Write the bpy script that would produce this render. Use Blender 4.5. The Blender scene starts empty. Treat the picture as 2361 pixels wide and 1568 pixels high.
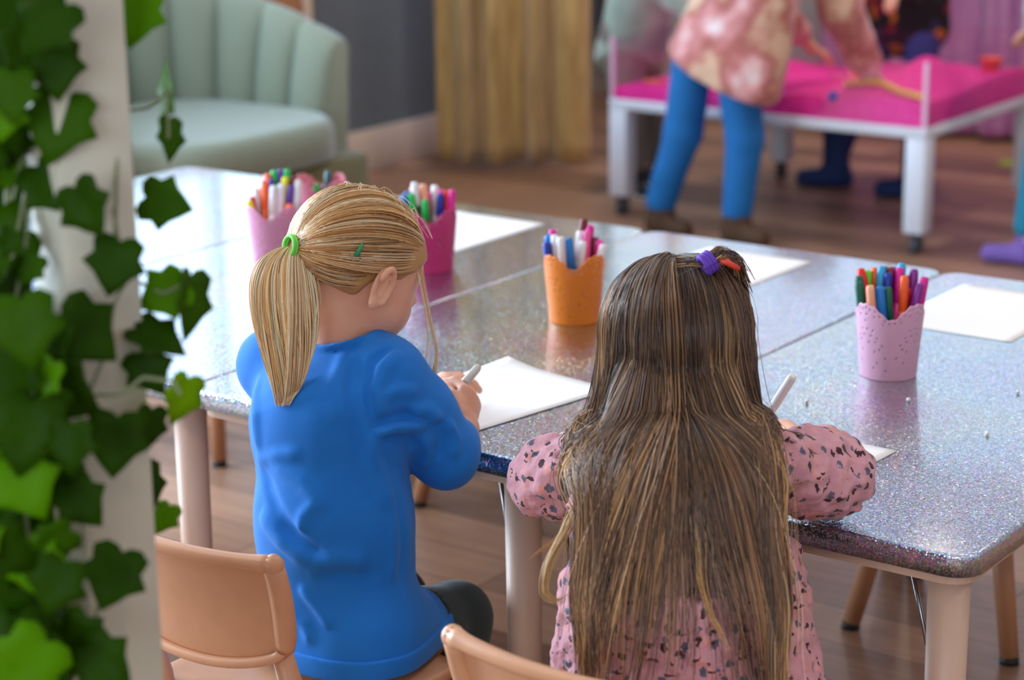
import bpy, math, random
import numpy as np
from mathutils import Vector, Matrix

# ------------------------------------------------------------------ camera, light, exposure
C = bpy.context.scene.collection
sc = bpy.context.scene
F = 4924.78                                   # focal length in pixels of the 2361 px wide frame
CAM = np.array([2.0926, -2.0784, 1.3961])
AX = np.array([[0.80961886, 0.58682676, -0.01231527],      # right
               [0.14629282, -0.22206432, -0.96399473],     # down
               [-0.56843269, 0.77866668, -0.26563600]])    # forward
cd = bpy.data.cameras.new('camera'); cam = bpy.data.objects.new('camera', cd); C.objects.link(cam)
m = Matrix.Identity(4)
for i in range(3):
    m[i][0] = AX[0][i]; m[i][1] = -AX[1][i]; m[i][2] = -AX[2][i]; m[i][3] = CAM[i]
cam.matrix_world = m
cd.sensor_width = 36.0; cd.lens = F / 2361 * 36.0
cd.clip_start = 0.05; cd.clip_end = 60
cd.dof.use_dof = True; cd.dof.focus_distance = 2.52; cd.dof.aperture_fstop = 4.0
sc.camera = cam

sc.view_settings.view_transform = 'Standard'; sc.view_settings.look = 'None'
sc.view_settings.gamma = 1.0; sc.view_settings.use_curve_mapping = False
sc.view_settings.exposure = 0.12
sc.cycles.use_denoising = True
sc.cycles.max_bounces = 8; sc.cycles.diffuse_bounces = 4; sc.cycles.glossy_bounces = 4
sc.cycles.transparent_max_bounces = 12
sc.cycles.caustics_reflective = False; sc.cycles.caustics_refractive = False
sc.cycles.sample_clamp_indirect = 4.0

w = bpy.data.worlds.new('world'); sc.world = w; w.use_nodes = True
w.node_tree.nodes['Background'].inputs[0].default_value = (0.55, 0.72, 1.0, 1)
w.node_tree.nodes['Background'].inputs[1].default_value = 1.0

def area(name, loc, rot, sx, sy, power, color, spread=math.pi):
    l = bpy.data.lights.new(name, 'AREA'); l.shape = 'RECTANGLE'; l.size = sx; l.size_y = sy
    l.energy = power; l.color = color; l.spread = spread
    o = bpy.data.objects.new(name, l); C.objects.link(o); o.location = loc; o.rotation_euler = rot
    return o
DAY = (0.66, 0.82, 1.0)
# daylight just outside the three windows of the left wall and two added, unseen windows
WINDOWS_L = [(-1.55, -0.1), (0.35, 1.75), (2.05, 3.6)]
for (y0, y1), wk_ in zip(WINDOWS_L, (1.9, 1.15, .25)):
    zb_ = .92 if y0 > 2 else .10             # the two nearer ones are glazed doors down to the floor
    area('daylight', (-2.78, (y0 + y1) / 2, (zb_ + 2.32) / 2), (0, -math.pi / 2, 0), 2.30 - zb_, y1 - y0, 60 * wk_ * (y1 - y0) * (1.35 if y0 < 2 else 1), DAY)
area('daylight', (2.1, -4.62, 1.7), (math.pi / 2, 0, 0), 2.2, 1.5, 62, (0.86, 0.93, 1.0))  # added frontal fill, from behind the camera
area('daylight', (-2.45, 5.62, 1.9), (-math.pi / 2, 0, 0), 3.9, 1.1, 9, (.62, .80, 1.0))  # added so the foil tops reflect pale blue
LAMPS = [(-1.4, 3.6), (0.5, 3.6), (2.6, 3.0), (3.2, 0.4), (1.2, 1.3), (3.0, -2.4), (-0.6, -1.4), (-1.0, 4.8)]
# ceiling lamps are lit in their own builder below
WARM = (1.0, 0.78, 0.56)

# ------------------------------------------------------------------ helpers
def nrm(v): v = np.asarray(v, float); return v / (np.linalg.norm(v) + 1e-12)
def at(px, py, d):                            # the world point seen at a pixel of the 2361 x 1568 frame, d metres deep
    return CAM + d * (AX[0] * (px - 1180.5) / F + AX[1] * (py - 784) / F + AX[2])
def on(px, py, **k):                          # ... or where that line of sight meets a plane x=, y= or z=
    r = at(px, py, 1.0) - CAM
    i = 'xyz'.index(list(k)[0]); t = (list(k.values())[0] - CAM[i]) / r[i]
    return CAM + r * t
def tag(o, label=None, cat=None, group=None, kind=None):
    if label: o['label'] = label
    if cat: o['category'] = cat
    if group: o['group'] = group
    if kind: o['kind'] = kind
    return o
def empty(name, loc=(0, 0, 0), rz=0.0):
    o = bpy.data.objects.new(name, None); C.objects.link(o); o.location = loc; o.rotation_euler = (0, 0, rz)
    o.empty_display_size = 0.02
    return o
def copy_tree(o, parent=None):
    c = o.copy(); C.objects.link(c)
    if parent is not None: c.parent = parent
    for ch in [x for x in bpy.data.objects if x.parent == o]:
        copy_tree(ch, c)
    return c

class MB:
    """collects shapes into one mesh"""
    def __init__(s): s.v = []; s.f = []; s.mi = []; s.smooth = []; s.cur = 0
    def add(s, v, f, smooth=True, M=None):
        v = np.asarray(v, float).reshape(-1, 3)
        if M is not None:
            M = np.array(M); v = v @ M[:3, :3].T + M[:3, 3]
        b = len(s.v)
        s.v.extend(v.tolist())
        for q in f: s.f.append([b + i for i in q]); s.mi.append(s.cur); s.smooth.append(smooth)
        return s
    def box(s, a, b, bev=0.0, M=None, smooth=False):
        a = np.array(a, float); b = np.array(b, float); c = (a + b) / 2; h = (b - a) / 2
        bev = min(bev, h.min() * 0.95)
        if bev <= 0:
            v = [c + h * np.array([i, j, k]) for i in (-1, 1) for j in (-1, 1) for k in (-1, 1)]
            f = [(0, 1, 3, 2), (4, 6, 7, 5), (0, 4, 5, 1), (2, 3, 7, 6), (0, 2, 6, 4), (1, 5, 7, 3)]
            return s.add(v, f, False, M)
        # rounded box from a subdivided cube
        n = 4; v = []; f = []; idx = {}
        g = np.concatenate([[-1], [-1 + 0.3], [0.0], [1 - 0.3], [1]])
        def vid(p):
            key = tuple(np.round(p, 6))
            if key not in idx:
                idx[key] = len(v); inner = h - bev
                q = np.array(p, float)
                # positions: map corners bands to bevel
                cl = np.clip(np.sign(q) * (np.abs(q) > .5) * inner + (np.abs(q) <= .5) * q * inner, -inner, inner)
                dirv = np.where(np.abs(q) > .99, np.sign(q) * 1.0, np.where(np.abs(q) > .5, np.sign(q) * 0.42, 0))
                nn = np.linalg.norm(dirv)
                v.append(c + cl + (dirv / nn * bev if nn > 0 else 0))
            return idx[key]
        for ax in range(3):
            for sg in (-1, 1):
                for i in range(n):
                    for j in range(n):
                        ps = []
                        for (a_, b_) in ((i, j), (i + 1, j), (i + 1, j + 1), (i, j + 1)):
                            p = [0, 0, 0]; p[ax] = sg; p[(ax + 1) % 3] = g[a_]; p[(ax + 2) % 3] = g[b_]; ps.append(vid(p))
                        f.append(ps if sg > 0 else ps[::-1])
        return s.add(v, f, True, M)
    def tube(s, pts, r, n=12, cap=True, smooth=True):
        pts = np.asarray(pts, float); r = np.broadcast_to(np.asarray(r, float), (len(pts),))
        T = np.gradient(pts, axis=0); T /= np.linalg.norm(T, axis=1)[:, None] + 1e-12
        u = np.cross(T[0], [0, 0, 1.0])
        if np.linalg.norm(u) < 1e-3: u = np.cross(T[0], [1.0, 0, 0])
        u = nrm(u); v = []; f = []
        for i in range(len(pts)):
            u = nrm(u - T[i] * (u @ T[i])); w_ = np.cross(T[i], u)
            for k in range(n):
                a = 2 * math.pi * k / n
                v.append(pts[i] + r[i] * (math.cos(a) * u + math.sin(a) * w_))
        for i in range(len(pts) - 1):
            for k in range(n):
                f.append((i * n + k, i * n + (k + 1) % n, (i + 1) * n + (k + 1) % n, (i + 1) * n + k))
        s.add(v, f, smooth)
        if cap:
            b = len(s.v) - len(v)
            s.f.append([b + k for k in range(n)][::-1]); s.mi.append(s.cur); s.smooth.append(False)
            s.f.append([b + (len(pts) - 1) * n + k for k in range(n)]); s.mi.append(s.cur); s.smooth.append(False)
        return s
    def cyl(s, a, b, r0, r1=None, n=20, M=None, cap=True):
        r1 = r0 if r1 is None else r1
        a = np.array(a, float); b = np.array(b, float)
        if M is not None:
            M = np.array(M); a = M[:3, :3] @ a + M[:3, 3]; b = M[:3, :3] @ b + M[:3, 3]
        return s.tube([a, b], [r0, r1], n, cap)
    def lathe(s, prof, n=32, o=(0, 0, 0), M=None):
        v = []; f = []; o = np.array(o, float)
        for (r, z) in prof:
            for k in range(n):
                a = 2 * math.pi * k / n; v.append(o + [r * math.cos(a), r * math.sin(a), z])
        for i in range(len(prof) - 1):
            for k in range(n):
                f.append((i * n + k, i * n + (k + 1) % n, (i + 1) * n + (k + 1) % n, (i + 1) * n + k))
        return s.add(v, f, True, M)
    def prism(s, poly, z0, z1, bev=0.0, seg=3):
        """vertical prism over a 2-D outline with rounded upper edge"""
        poly = np.asarray(poly, float); n = len(poly); rings = []
        cen = poly.mean(0)
        e = np.roll(poly, -1, 0) - poly; nn = np.stack([e[:, 1], -e[:, 0]], 1); nn /= np.linalg.norm(nn, axis=1)[:, None]
        vn = nn + np.roll(nn, 1, 0); vn /= np.linalg.norm(vn, axis=1)[:, None]
        rings.append((0.0, z0))
        if bev > 0:
            for k in range(seg + 1):
                a = math.pi / 2 * k / seg; rings.append((bev * (1 - math.cos(a)), z1 - bev + bev * math.sin(a)))
        else: rings.append((0.0, z1))
        v = []; f = []
        for (ins, z) in rings:
            for i in range(n): p = poly[i] - vn[i] * ins; v.append((p[0], p[1], z))
        for r in range(len(rings) - 1):
            for i in range(n): f.append((r * n + i, r * n + (i + 1) % n, (r + 1) * n + (i + 1) % n, (r + 1) * n + i))
        s.add(v, f, bev > 0)
        b = len(s.v) - len(v)
        s.f.append([b + i for i in range(n)][::-1]); s.mi.append(s.cur); s.smooth.append(False)
        s.f.append([b + (len(rings) - 1) * n + i for i in range(n)]); s.mi.append(s.cur); s.smooth.append(False)
        return s
    def build(s, name, mats, parent=None, auto=True):
        me = bpy.data.meshes.new(name); me.from_pydata(s.v, [], s.f)
        for m_ in (mats if isinstance(mats, (list, tuple)) else [mats]): me.materials.append(m_)
        me.polygons.foreach_set('material_index', s.mi); me.polygons.foreach_set('use_smooth', s.smooth)
        me.update()
        o = bpy.data.objects.new(name, me); C.objects.link(o)
        if parent is not None: o.parent = parent
        return o

def rawmesh(name, V, Q, mat_, parent=None, col=None, smooth=True):
    """fast numpy mesh: V (n,3), Q (m,4) or (m,3)"""
    V = np.asarray(V, np.float32); Q = np.asarray(Q, np.int32); k = Q.shape[1]
    me = bpy.data.meshes.new(name)
    me.vertices.add(len(V)); me.vertices.foreach_set('co', V.ravel())
    me.loops.add(Q.size); me.loops.foreach_set('vertex_index', Q.ravel())
    me.polygons.add(len(Q)); me.polygons.foreach_set('loop_start', np.arange(0, Q.size, k, dtype=np.int32))
    me.polygons.foreach_set('loop_total', np.full(len(Q), k, np.int32))
    me.polygons.foreach_set('use_smooth', np.full(len(Q), smooth))
    if col is not None:
        a = me.color_attributes.new('tint', 'FLOAT_COLOR', 'POINT')
        c4 = np.ones((len(V), 4), np.float32); c4[:, :3] = col; a.data.foreach_set('color', c4.ravel())
    me.materials.append(mat_); me.update(calc_edges=True); me.validate()
    o = bpy.data.objects.new(name, me); C.objects.link(o)
    if parent is not None: o.parent = parent
    return o

# ------------------------------------------------------------------ materials
def srgb(r, g, b):
    f = lambda c: (c / 255 / 12.92) if c / 255 <= 0.04045 else ((c / 255 + 0.055) / 1.055) ** 2.4
    return (f(r), f(g), f(b), 1.0)
class NT:
    def __init__(s, name):
        s.m = bpy.data.materials.new(name); s.m.use_nodes = True; s.t = s.m.node_tree; s.b = s.t.nodes['Principled BSDF']
    def n(s, typ, **k):
        x = s.t.nodes.new(typ)
        for a, b_ in k.items():
            if a.startswith('i_'):
                key = a[2:].replace('_', ' ')
                x.inputs[key if key in x.inputs else int(a[2:])].default_value = b_
            else: setattr(x, a, b_)
        return x
    def l(s, a, b_): s.t.links.new(a, b_)
    def set(s, **k):
        for a, b_ in k.items(): s.b.inputs[a.replace('_', ' ')].default_value = b_
        return s
    def coord(s, scale=(1, 1, 1), which='Object', rot=(0, 0, 0)):
        tc = s.n('ShaderNodeTexCoord'); mp = s.n('ShaderNodeMapping'); mp.inputs['Scale'].default_value = scale
        mp.inputs['Rotation'].default_value = rot
        s.l(tc.outputs[which], mp.inputs['Vector']); return mp.outputs['Vector']
    def ramp(s, fac, stops, interp='LINEAR'):
        r = s.n('ShaderNodeValToRGB'); r.color_ramp.interpolation = interp
        while len(r.color_ramp.elements) < len(stops): r.color_ramp.elements.new(0.5)
        for e, (p, c) in zip(r.color_ramp.elements, stops): e.position = p; e.color = c
        s.l(fac, r.inputs['Fac']); return r.outputs['Color']
    def mix(s, fac, a, b_, mode='MIX'):
        x = s.n('ShaderNodeMix', data_type='RGBA', blend_type=mode)
        for sock, val in ((x.inputs[0], fac), (x.inputs[6], a), (x.inputs[7], b_)):
            if isinstance(val, (int, float)): sock.default_value = val
            elif isinstance(val, tuple): sock.default_value = val
            else: s.l(val, sock)
        return x.outputs[2]
    def bump(s, h, strength=0.3, dist=0.01, target='Normal'):
        b_ = s.n('ShaderNodeBump'); b_.inputs['Strength'].default_value = strength; b_.inputs['Distance'].default_value = dist
        s.l(h, b_.inputs['Height']); s.l(b_.outputs['Normal'], s.b.inputs[target]); return b_

def mat(name, col, rough=0.5, metal=0.0, noise=0.0, nscale=20, bump=0.0, bdist=0.002, **k):
    t = NT(name); t.set(Roughness=rough, Metallic=metal)
    if noise or bump:
        nz = t.n('ShaderNodeTexNoise'); nz.inputs['Scale'].default_value = nscale; nz.inputs['Detail'].default_value = 4
        t.l(t.coord(), nz.inputs['Vector'])
    if noise:
        lo = tuple(c * (1 - noise) for c in col[:3]) + (1,); hi = tuple(min(1, c * (1 + noise)) for c in col[:3]) + (1,)
        t.l(t.ramp(nz.outputs['Fac'], [(0.3, lo), (0.7, hi)]), t.b.inputs['Base Color'])
    else: t.set(Base_Color=col)
    if bump: t.bump(nz.outputs['Fac'], bump, bdist)
    for a, b_ in k.items(): t.b.inputs[a.replace('_', ' ')].default_value = b_
    return t.m

def clear_mat(name, tint=(1, 1, 1, 1), refl=1.0):
    m_ = bpy.data.materials.new(name); m_.use_nodes = True; t = m_.node_tree; t.nodes.clear()
    o = t.nodes.new('ShaderNodeOutputMaterial'); a = t.nodes.new('ShaderNodeBsdfTransparent'); g = t.nodes.new('ShaderNodeBsdfGlossy')
    a.inputs[0].default_value = tint; g.inputs['Roughness'].default_value = .03
    fr = t.nodes.new('ShaderNodeLayerWeight'); fr.inputs[0].default_value = .08
    mu = t.nodes.new('ShaderNodeMath'); mu.operation = 'MULTIPLY'; mu.inputs[1].default_value = refl
    mx = t.nodes.new('ShaderNodeMixShader'); t.links.new(fr.outputs['Facing'], mu.inputs[0]); t.links.new(mu.outputs[0], mx.inputs[0])
    t.links.new(a.outputs[0], mx.inputs[1]); t.links.new(g.outputs[0], mx.inputs[2]); t.links.new(mx.outputs[0], o.inputs[0])
    return m_

def foil_mat():
    t = NT('holographic foil'); t.set(Metallic=1.0, Roughness=0.2)
    co = t.coord()
    v = t.n('ShaderNodeTexVoronoi'); v.inputs['Scale'].default_value = 420; t.l(co, v.inputs['Vector'])
    hs = t.n('ShaderNodeHueSaturation'); hs.inputs['Saturation'].default_value = 0.8; hs.inputs['Value'].default_value = 1.35
    t.l(v.outputs['Color'], hs.inputs['Color'])
    nz = t.n('ShaderNodeTexNoise'); nz.inputs['Scale'].default_value = 2.6; nz.inputs['Detail'].default_value = 1.5
    t.l(co, nz.inputs['Vector'])
    tint = t.ramp(nz.outputs['Fac'], [(0.25, (.42, .50, .76, 1)), (0.40, (.34, .56, .84, 1)), (0.50, (.34, .66, .80, 1)),
                                     (0.60, (.46, .68, .66, 1)), (0.72, (.56, .52, .72, 1))])
    basec = t.mix(0.42, tint, hs.outputs['Color'])
    t.l(basec, t.b.inputs['Base Color'])
    # every grain of the film lies at its own small tilt
    v2 = t.n('ShaderNodeTexVoronoi'); v2.inputs['Scale'].default_value = 700; t.l(co, v2.inputs['Vector'])
    sub = t.n('ShaderNodeVectorMath', operation='SUBTRACT'); t.l(v2.outputs['Color'], sub.inputs[0]); sub.inputs[1].default_value = (.5, .5, .5)
    scl = t.n('ShaderNodeVectorMath', operation='SCALE'); t.l(sub.outputs[0], scl.inputs[0]); scl.inputs['Scale'].default_value = 0.42
    g = t.n('ShaderNodeNewGeometry')
    ad = t.n('ShaderNodeVectorMath', operation='ADD'); t.l(g.outputs['Normal'], ad.inputs[0]); t.l(scl.outputs[0], ad.inputs[1])
    no = t.n('ShaderNodeVectorMath', operation='NORMALIZE'); t.l(ad.outputs[0], no.inputs[0])
    t.l(no.outputs[0], t.b.inputs['Normal'])
    t.set(Coat_Weight=1.0, Coat_Roughness=0.09, Coat_IOR=1.5)
    return t.m

def floor_mat():
    t = NT('wood laminate'); t.set(Roughness=0.34)
    co = t.coord()
    br = t.n('ShaderNodeTexBrick'); t.l(co, br.inputs['Vector'])
    br.offset = 0.37; br.inputs['Scale'].default_value = 1.0; br.inputs['Brick Width'].default_value = 1.25
    br.inputs['Row Height'].default_value = 0.135; br.inputs['Mortar Size'].default_value = 0.0012
    br.inputs['Color1'].default_value = (0, 0, 0, 1); br.inputs['Color2'].default_value = (1, 1, 1, 1); br.inputs['Mortar'].default_value = (0, 0, 0, 1)
    nz = t.n('ShaderNodeTexNoise'); nz.inputs['Scale'].default_value = 3; nz.inputs['Detail'].default_value = 6
    t.l(t.coord((1.2, 14, 1)), nz.inputs['Vector'])
    f = t.mix(0.55, nz.outputs['Fac'], br.outputs['Color'])
    c = t.ramp(f, [(0.15, srgb(104, 76, 62)), (0.45, srgb(152, 116, 94)), (0.8, srgb(194, 152, 122))])
    c2 = t.mix(br.outputs['Fac'], c, srgb(45, 30, 24))
    t.l(c2, t.b.inputs['Base Color']); t.bump(br.outputs['Fac'], -0.25, 0.002)
    return t.m

def velvet(name, col):
    t = NT(name); t.set(Base_Color=col, Roughness=0.75, Sheen_Weight=0.9, Sheen_Roughness=0.35, Sheen_Tint=(0.75, 0.9, 1.0, 1))
    nz = t.n('ShaderNodeTexNoise'); nz.inputs['Scale'].default_value = 9; t.l(t.coord(), nz.inputs['Vector'])
    t.bump(nz.outputs['Fac'], 0.15, 0.01); return t.m

MT = dict(
    foil=foil_mat(), floor=floor_mat(),
    slate=mat('slate paint', srgb(108, 120, 130), 0.8, noise=0.04),
    white=mat('white paint', srgb(222, 214, 212), 0.6),
    cream=mat('pale paint', srgb(214, 210, 212), 0.7, noise=0.03),
    trim=mat('trim paint', srgb(228, 214, 202), 0.45),
    ceil=mat('ceiling paint', srgb(225, 225, 225), 0.9),
    peach=mat('peach plastic', srgb(208, 154, 118), 0.36, noise=0.03, nscale=40, bump=0.06, bdist=0.0005),
    leg=mat('tan laminate', srgb(196, 164, 142), 0.45, noise=0.05, nscale=8),
    wood=mat('tan wood', srgb(176, 124, 88), 0.5, noise=0.1, nscale=12),
    metal=mat('dull metal', srgb(150, 150, 150), 0.35, 1.0),
    black=mat('black rubber', srgb(24, 22, 22), 0.6),
    paper=mat('white paper', srgb(240, 240, 240), 0.9),
    whiteplastic=mat('white plastic', srgb(238, 236, 234), 0.35),
    frame=mat('white metal frame', srgb(226, 234, 246), 0.4),
)
H = 0.53; W = 0.6; D = 1.233
# ------------------------------------------------------------------ the room
def slab(name, a, b, m_, kind='structure'):
    o = MB().box(a, b).build(name, m_); tag(o, kind=kind); return o
slab('floor', (-4.6, -5.0, -0.05), (4.8, 5.5, 0.0), MT['floor'])
slab('ceiling', (-4.6, -5.0, 2.7), (4.8, 5.5, 2.75), MT['ceil'])
# left wall with three window openings
mb = MB()
mb.box((-2.75, -5.0, 0), (-2.6, 4.02, .10)); mb.box((-2.75, 1.75, .10), (-2.6, 4.02, .92)); mb.box((-2.75, -5.0, 2.32), (-2.6, 4.02, 2.7))
ys = [-5.0] + [y for w_ in WINDOWS_L for y in w_] + [4.02]
for i in range(0, len(ys), 2): mb.box((-2.75, ys[i], .92 if i > 2 else .10), (-2.6, min(ys[i + 1], 1.75) if i < 0 else ys[i + 1], 2.32)) if i != 4 else mb.box((-2.75, ys[4], .92), (-2.6, ys[5], 2.32))
tag(mb.build('wall_left', MT['slate']), kind='structure')
glass = clear_mat('window glass')
for i, (y0, y1) in enumerate(WINDOWS_L):
    fr = MB(); zb = .92 if y0 > 2 else .10
    for y in (y0 + .025, (y0 + y1) / 2, y1 - .025): fr.box((-2.71, y - .025, zb), (-2.65, y + .025, 2.32))
    for z in (zb + .025, 2.295): fr.box((-2.708, y0, z - .025), (-2.652, y1, z + .025))
    wo = fr.build('window_%d' % (i + 1), MT['trim']); tag(wo, kind='structure')
    MB().box((-2.684, y0, zb + .01), (-2.680, y1, 2.31)).build('pane', glass, wo)
    MB().box((-2.66, y0 - .05, zb - .025), (-2.52 if zb > .5 else -2.57, y1 + .05, zb + .005), .004).build('window_sill', MT['trim'], wo)
slab('wall_alcove', (-4.6, 3.9, 0), (-4.5, 5.5, 2.7), MT['cream'])
slab('wall_partition', (-4.6, 4.02, 0), (-2.62, 4.06, 2.7), MT['slate'])
mb = MB(); mb.box((-4.6, 5.3, 0), (-4.4, 5.45, 2.7)); mb.box((-.5, 5.3, 0), (4.8, 5.45, 2.7)); mb.box((-4.4, 5.3, 0), (-.5, 5.45, 1.35)); mb.box((-4.4, 5.3, 2.45), (-.5, 5.45, 2.7))
tag(mb.build('wall_back', MT['cream']), kind='structure')
fr = MB()
for x in (-4.375, -3.45, -2.5, -1.5, -.525): fr.box((x - .025, 5.34, 1.35), (x + .025, 5.40, 2.45))
for z in (1.375, 2.425): fr.box((-4.4, 5.342, z - .025), (-.5, 5.398, z + .025))
wo = fr.build('window_5', MT['trim']); tag(wo, kind='structure')  # unseen window, added for the blue reflection on the tables
MB().box((-4.4, 5.368, 1.36), (-.5, 5.372, 2.44)).build('pane', glass, wo)
slab('wall_right', (4.6, -5.0, 0), (4.75, 5.5, 2.7), MT['cream'])
mb = MB(); mb.box((-2.75, -4.9, 0), (1.0, -4.75, 2.7)); mb.box((3.2, -4.9, 0), (4.8, -4.75, 2.7))
mb.box((1.0, -4.9, 0), (3.2, -4.75, .95)); mb.box((1.0, -4.9, 2.45), (3.2, -4.75, 2.7))
tag(mb.build('wall_front', MT['cream']), kind='structure')
fr = MB()
for x in (1.03, 2.1, 3.17): fr.box((x - .03, -4.86, .95), (x + .03, -4.8, 2.45))
for z in (.98, 2.42): fr.box((1.0, -4.858, z - .03), (3.2, -4.802, z + .03))
tag(fr.build('window_4', MT['trim']), kind='structure')  # unseen window, added to let in the frontal fill
o = MB().box((-2.6, -4.75, 0), (-2.578, 4.02, .15), .006).build('baseboard_left', MT['trim']); tag(o, kind='structure')
o = MB().box((-4.5, 5.278, 0), (4.6, 5.3, .13), .006).build('baseboard_back', MT['trim']); tag(o, kind='structure')
o = MB().box((-2.62, 4.02, 0), (-2.58, 4.08, 2.7)).build('trim_1', MT['trim']); tag(o, kind='structure')

# ceiling lamps (round recessed downlights)
em = NT('lamp diffuser'); em.set(Base_Color=(1, 1, 1, 1), Emission_Color=(1, .75, .5, 1), Emission_Strength=6.0)
proto = None
for i, (x, y) in enumerate(LAMPS):
    r = empty('ceiling_lamp', (x, y, 2.7)) if proto is None else copy_tree(proto)
    if proto is None:
        MB().lathe([(.075, -.012), (.095, -.012), (.098, 0.0), (.075, 0.0), (.075, -.012)], 28).build('lamp_rim', MT['whiteplastic'], r)
        MB().lathe([(.0005, -.006), (.074, -.006), (.074, -.004), (.0005, -.004)], 28).build('lamp_diffuser', em.m, r)
        proto = r
    r.location = (x, y, 2.7)
    tag(r, 'round recessed ceiling lamp with warm light and white rim', 'ceiling lamp', 'recessed ceiling lamps')
    l = bpy.data.lights.new('downlight', 'AREA'); l.shape = 'DISK'; l.size = 0.14; l.energy = 7; l.color = WARM; l.spread = 2.6
    lo = bpy.data.objects.new('downlight', l); C.objects.link(lo); lo.location = (x, y, 2.68)

# gold curtain: one hanging cloth with deep folds
def curtain(name, p0, p1, z0, z1, folds, depth, m_, seed=1, label=None, cat='curtain', flare=0.0, thick=0.004):
    rg = np.random.default_rng(seed); n = 260; nz_ = 40
    u = np.linspace(0, 1, n); ph = 2 * np.pi * folds * (u + 0.04 * np.sin(2 * np.pi * 2.3 * u + seed))
    amp = depth * (0.75 + 0.35 * np.interp(u, np.linspace(0, 1, 9), rg.random(9)))
    p0 = np.array(p0); p1 = np.array(p1); d = nrm(p1 - p0); nn = np.array([-d[1], d[0]])
    V = []
    for k in range(nz_ + 1):
        z = z0 + (z1 - z0) * k / nz_; s_ = 1 + flare * (1 - k / nz_)
        off = amp * np.sin(ph + 0.25 * np.sin(3 * z)) * s_ + 0.25 * amp * np.sin(2.1 * ph + 1)
        sh_ = 0.2 * amp * np.cos(ph)
        P = p0[None] + np.outer(u, p1 - p0) + np.outer(off, nn) + np.outer(sh_, d)
        V.append(np.c_[P, np.full(n, z)])
    V = np.array(V).reshape(-1, 3); Q = []
    for k in range(nz_):
        a = k * n + np.arange(n - 1); Q.append(np.c_[a, a + 1, a + 1 + n, a + n])
    o = rawmesh(name, V, np.concatenate(Q), m_)
    md = o.modifiers.new('s', 'SOLIDIFY'); md.thickness = thick
    if label: tag(o, label, cat)
    return o
t = NT('gold curtain cloth'); t.set(Roughness=0.55, Sheen_Weight=0.5)
nz = t.n('ShaderNodeTexNoise'); nz.inputs['Scale'].default_value = 6; nz.inputs['Detail'].default_value = 5
t.l(t.coord((6, 6, 1)), nz.inputs['Vector'])
t.l(t.ramp(nz.outputs['Fac'], [(.3, srgb(176, 140, 76)), (.7, srgb(222, 190, 124))]), t.b.inputs['Base Color'])
curtain('curtain', (-2.44, 3.70), (-2.02, 4.02), 0.015, 2.6, 4.2, 0.045, t.m, 3,
        'long gold curtain hanging in deep folds to the floor beside the grey wall', 'curtain')
o = MB().tube([(-2.62, 3.56, 2.62), (-1.9, 4.10, 2.62)], .014, 12).build('curtain_rod', MT['metal']); tag(o, 'metal rod the gold curtain hangs from', 'curtain rod')
t = NT('lilac backdrop cloth'); t.set(Roughness=0.6, Sheen_Weight=0.4)
nz = t.n('ShaderNodeTexNoise'); nz.inputs['Scale'].default_value = 5; t.l(t.coord((5, 5, .6)), nz.inputs['Vector'])
t.l(t.ramp(nz.outputs['Fac'], [(.3, srgb(176, 96, 176)), (.7, srgb(214, 160, 206))]), t.b.inputs['Base Color'])
curtain('backdrop', (-1.75, 5.18), (0.6, 5.18), 0.02, 1.25, 14, 0.03, t.m, 7,
        'lilac backdrop curtain hanging behind the sand table', 'backdrop curtain')
# tan board with pale edge leaning on the grey wall behind the armchair
b = empty('leaning_board', (-2.5, 2.95, 0))
MB().box((-.012, -.62, 0.0), (.012, .16, .86), .004).build('panel', MT['wood'], b)
MB().box((-.016, .16, 0.0), (.020, .20, .88), .004).build('edge_strip', mat('pale wood', srgb(220, 200, 176), .5), b)
b.rotation_euler = (0, -0.04, 0)
tag(b, 'tan wooden board with a pale edge standing behind the green armchair', 'board')
# dark tall panel and gold pole near the back wall
o = MB().box((-2.80, 5.24, .13), (-2.745, 5.28, 2.0), .003).build('wall_panel', MT['slate']); tag(o, 'narrow dark grey upright strip on the pale back wall', 'wall strip')
o = MB().tube([on(1428, 175, y=5.1), on(1400, 0, y=5.1), on(1400, 0, y=5.1) + (on(1400, 0, y=5.1) - on(1428, 175, y=5.1)) * 2.2], .011, 10).build('gold_pole', mat('gold paint', srgb(200, 146, 46), .4))
p_ = on(1428, 175, y=5.1)
for v in o.data.vertices:
    if abs(v.co.z - p_[2]) < .05: v.co.z -= p_[2]; v.co.x += .012
tag(o, 'thin gold pole leaning beside the curtain near the back wall', 'pole')

# ------------------------------------------------------------------ tables
def rounded_rect(x0, x1, y0, y1, r, n=6):
    P = []
    for (cx, cy, a0) in ((x1 - r, y0 + r, -90), (x1 - r, y1 - r, 0), (x0 + r, y1 - r, 90), (x0 + r, y0 + r, 180)):
        for k in range(n + 1):
            a = math.radians(a0 + 90 * k / n); P.append((cx + r * math.cos(a), cy + r * math.sin(a)))
    return P
def make_table():
    t_ = empty('activity_table')
    g = 0.0010
    MB().prism(rounded_rect(g, W - g, 0, D, .035, 7), H - .027, H, .0045, 4).build('table_top', MT['foil'], t_)
    ap = MB(); ap.prism(rounded_rect(.012, W - .012, .010, D - .010, .03, 5), H - .040, H - .0272)
    ap.build('under_board', MT['leg'], t_)
    for (x, y) in ((.118, .055), (W - .05, .055), (.06, D - .06), (W - .05, D - .06)):
        L = MB(); L.tube([(x, y, .012), (x, y, H - .04)], [.0215, .0245], 28)
        lg = L.build('leg', MT['leg'], t_)
        MB().cyl((x, y, 0), (x, y, .014), .0225, .0225, 20).build('foot', MT['black'], lg)
    for (x, sx) in ((W - .05, -1), (.118, 1)):
        b_ = MB().tube([(x + sx * .018, .055, H - .16), (x + sx * .075, .10, H - .042)], .0032, 8)
        b_.build('brace', MT['metal'], t_)
    return t_
t0 = make_table()
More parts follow.
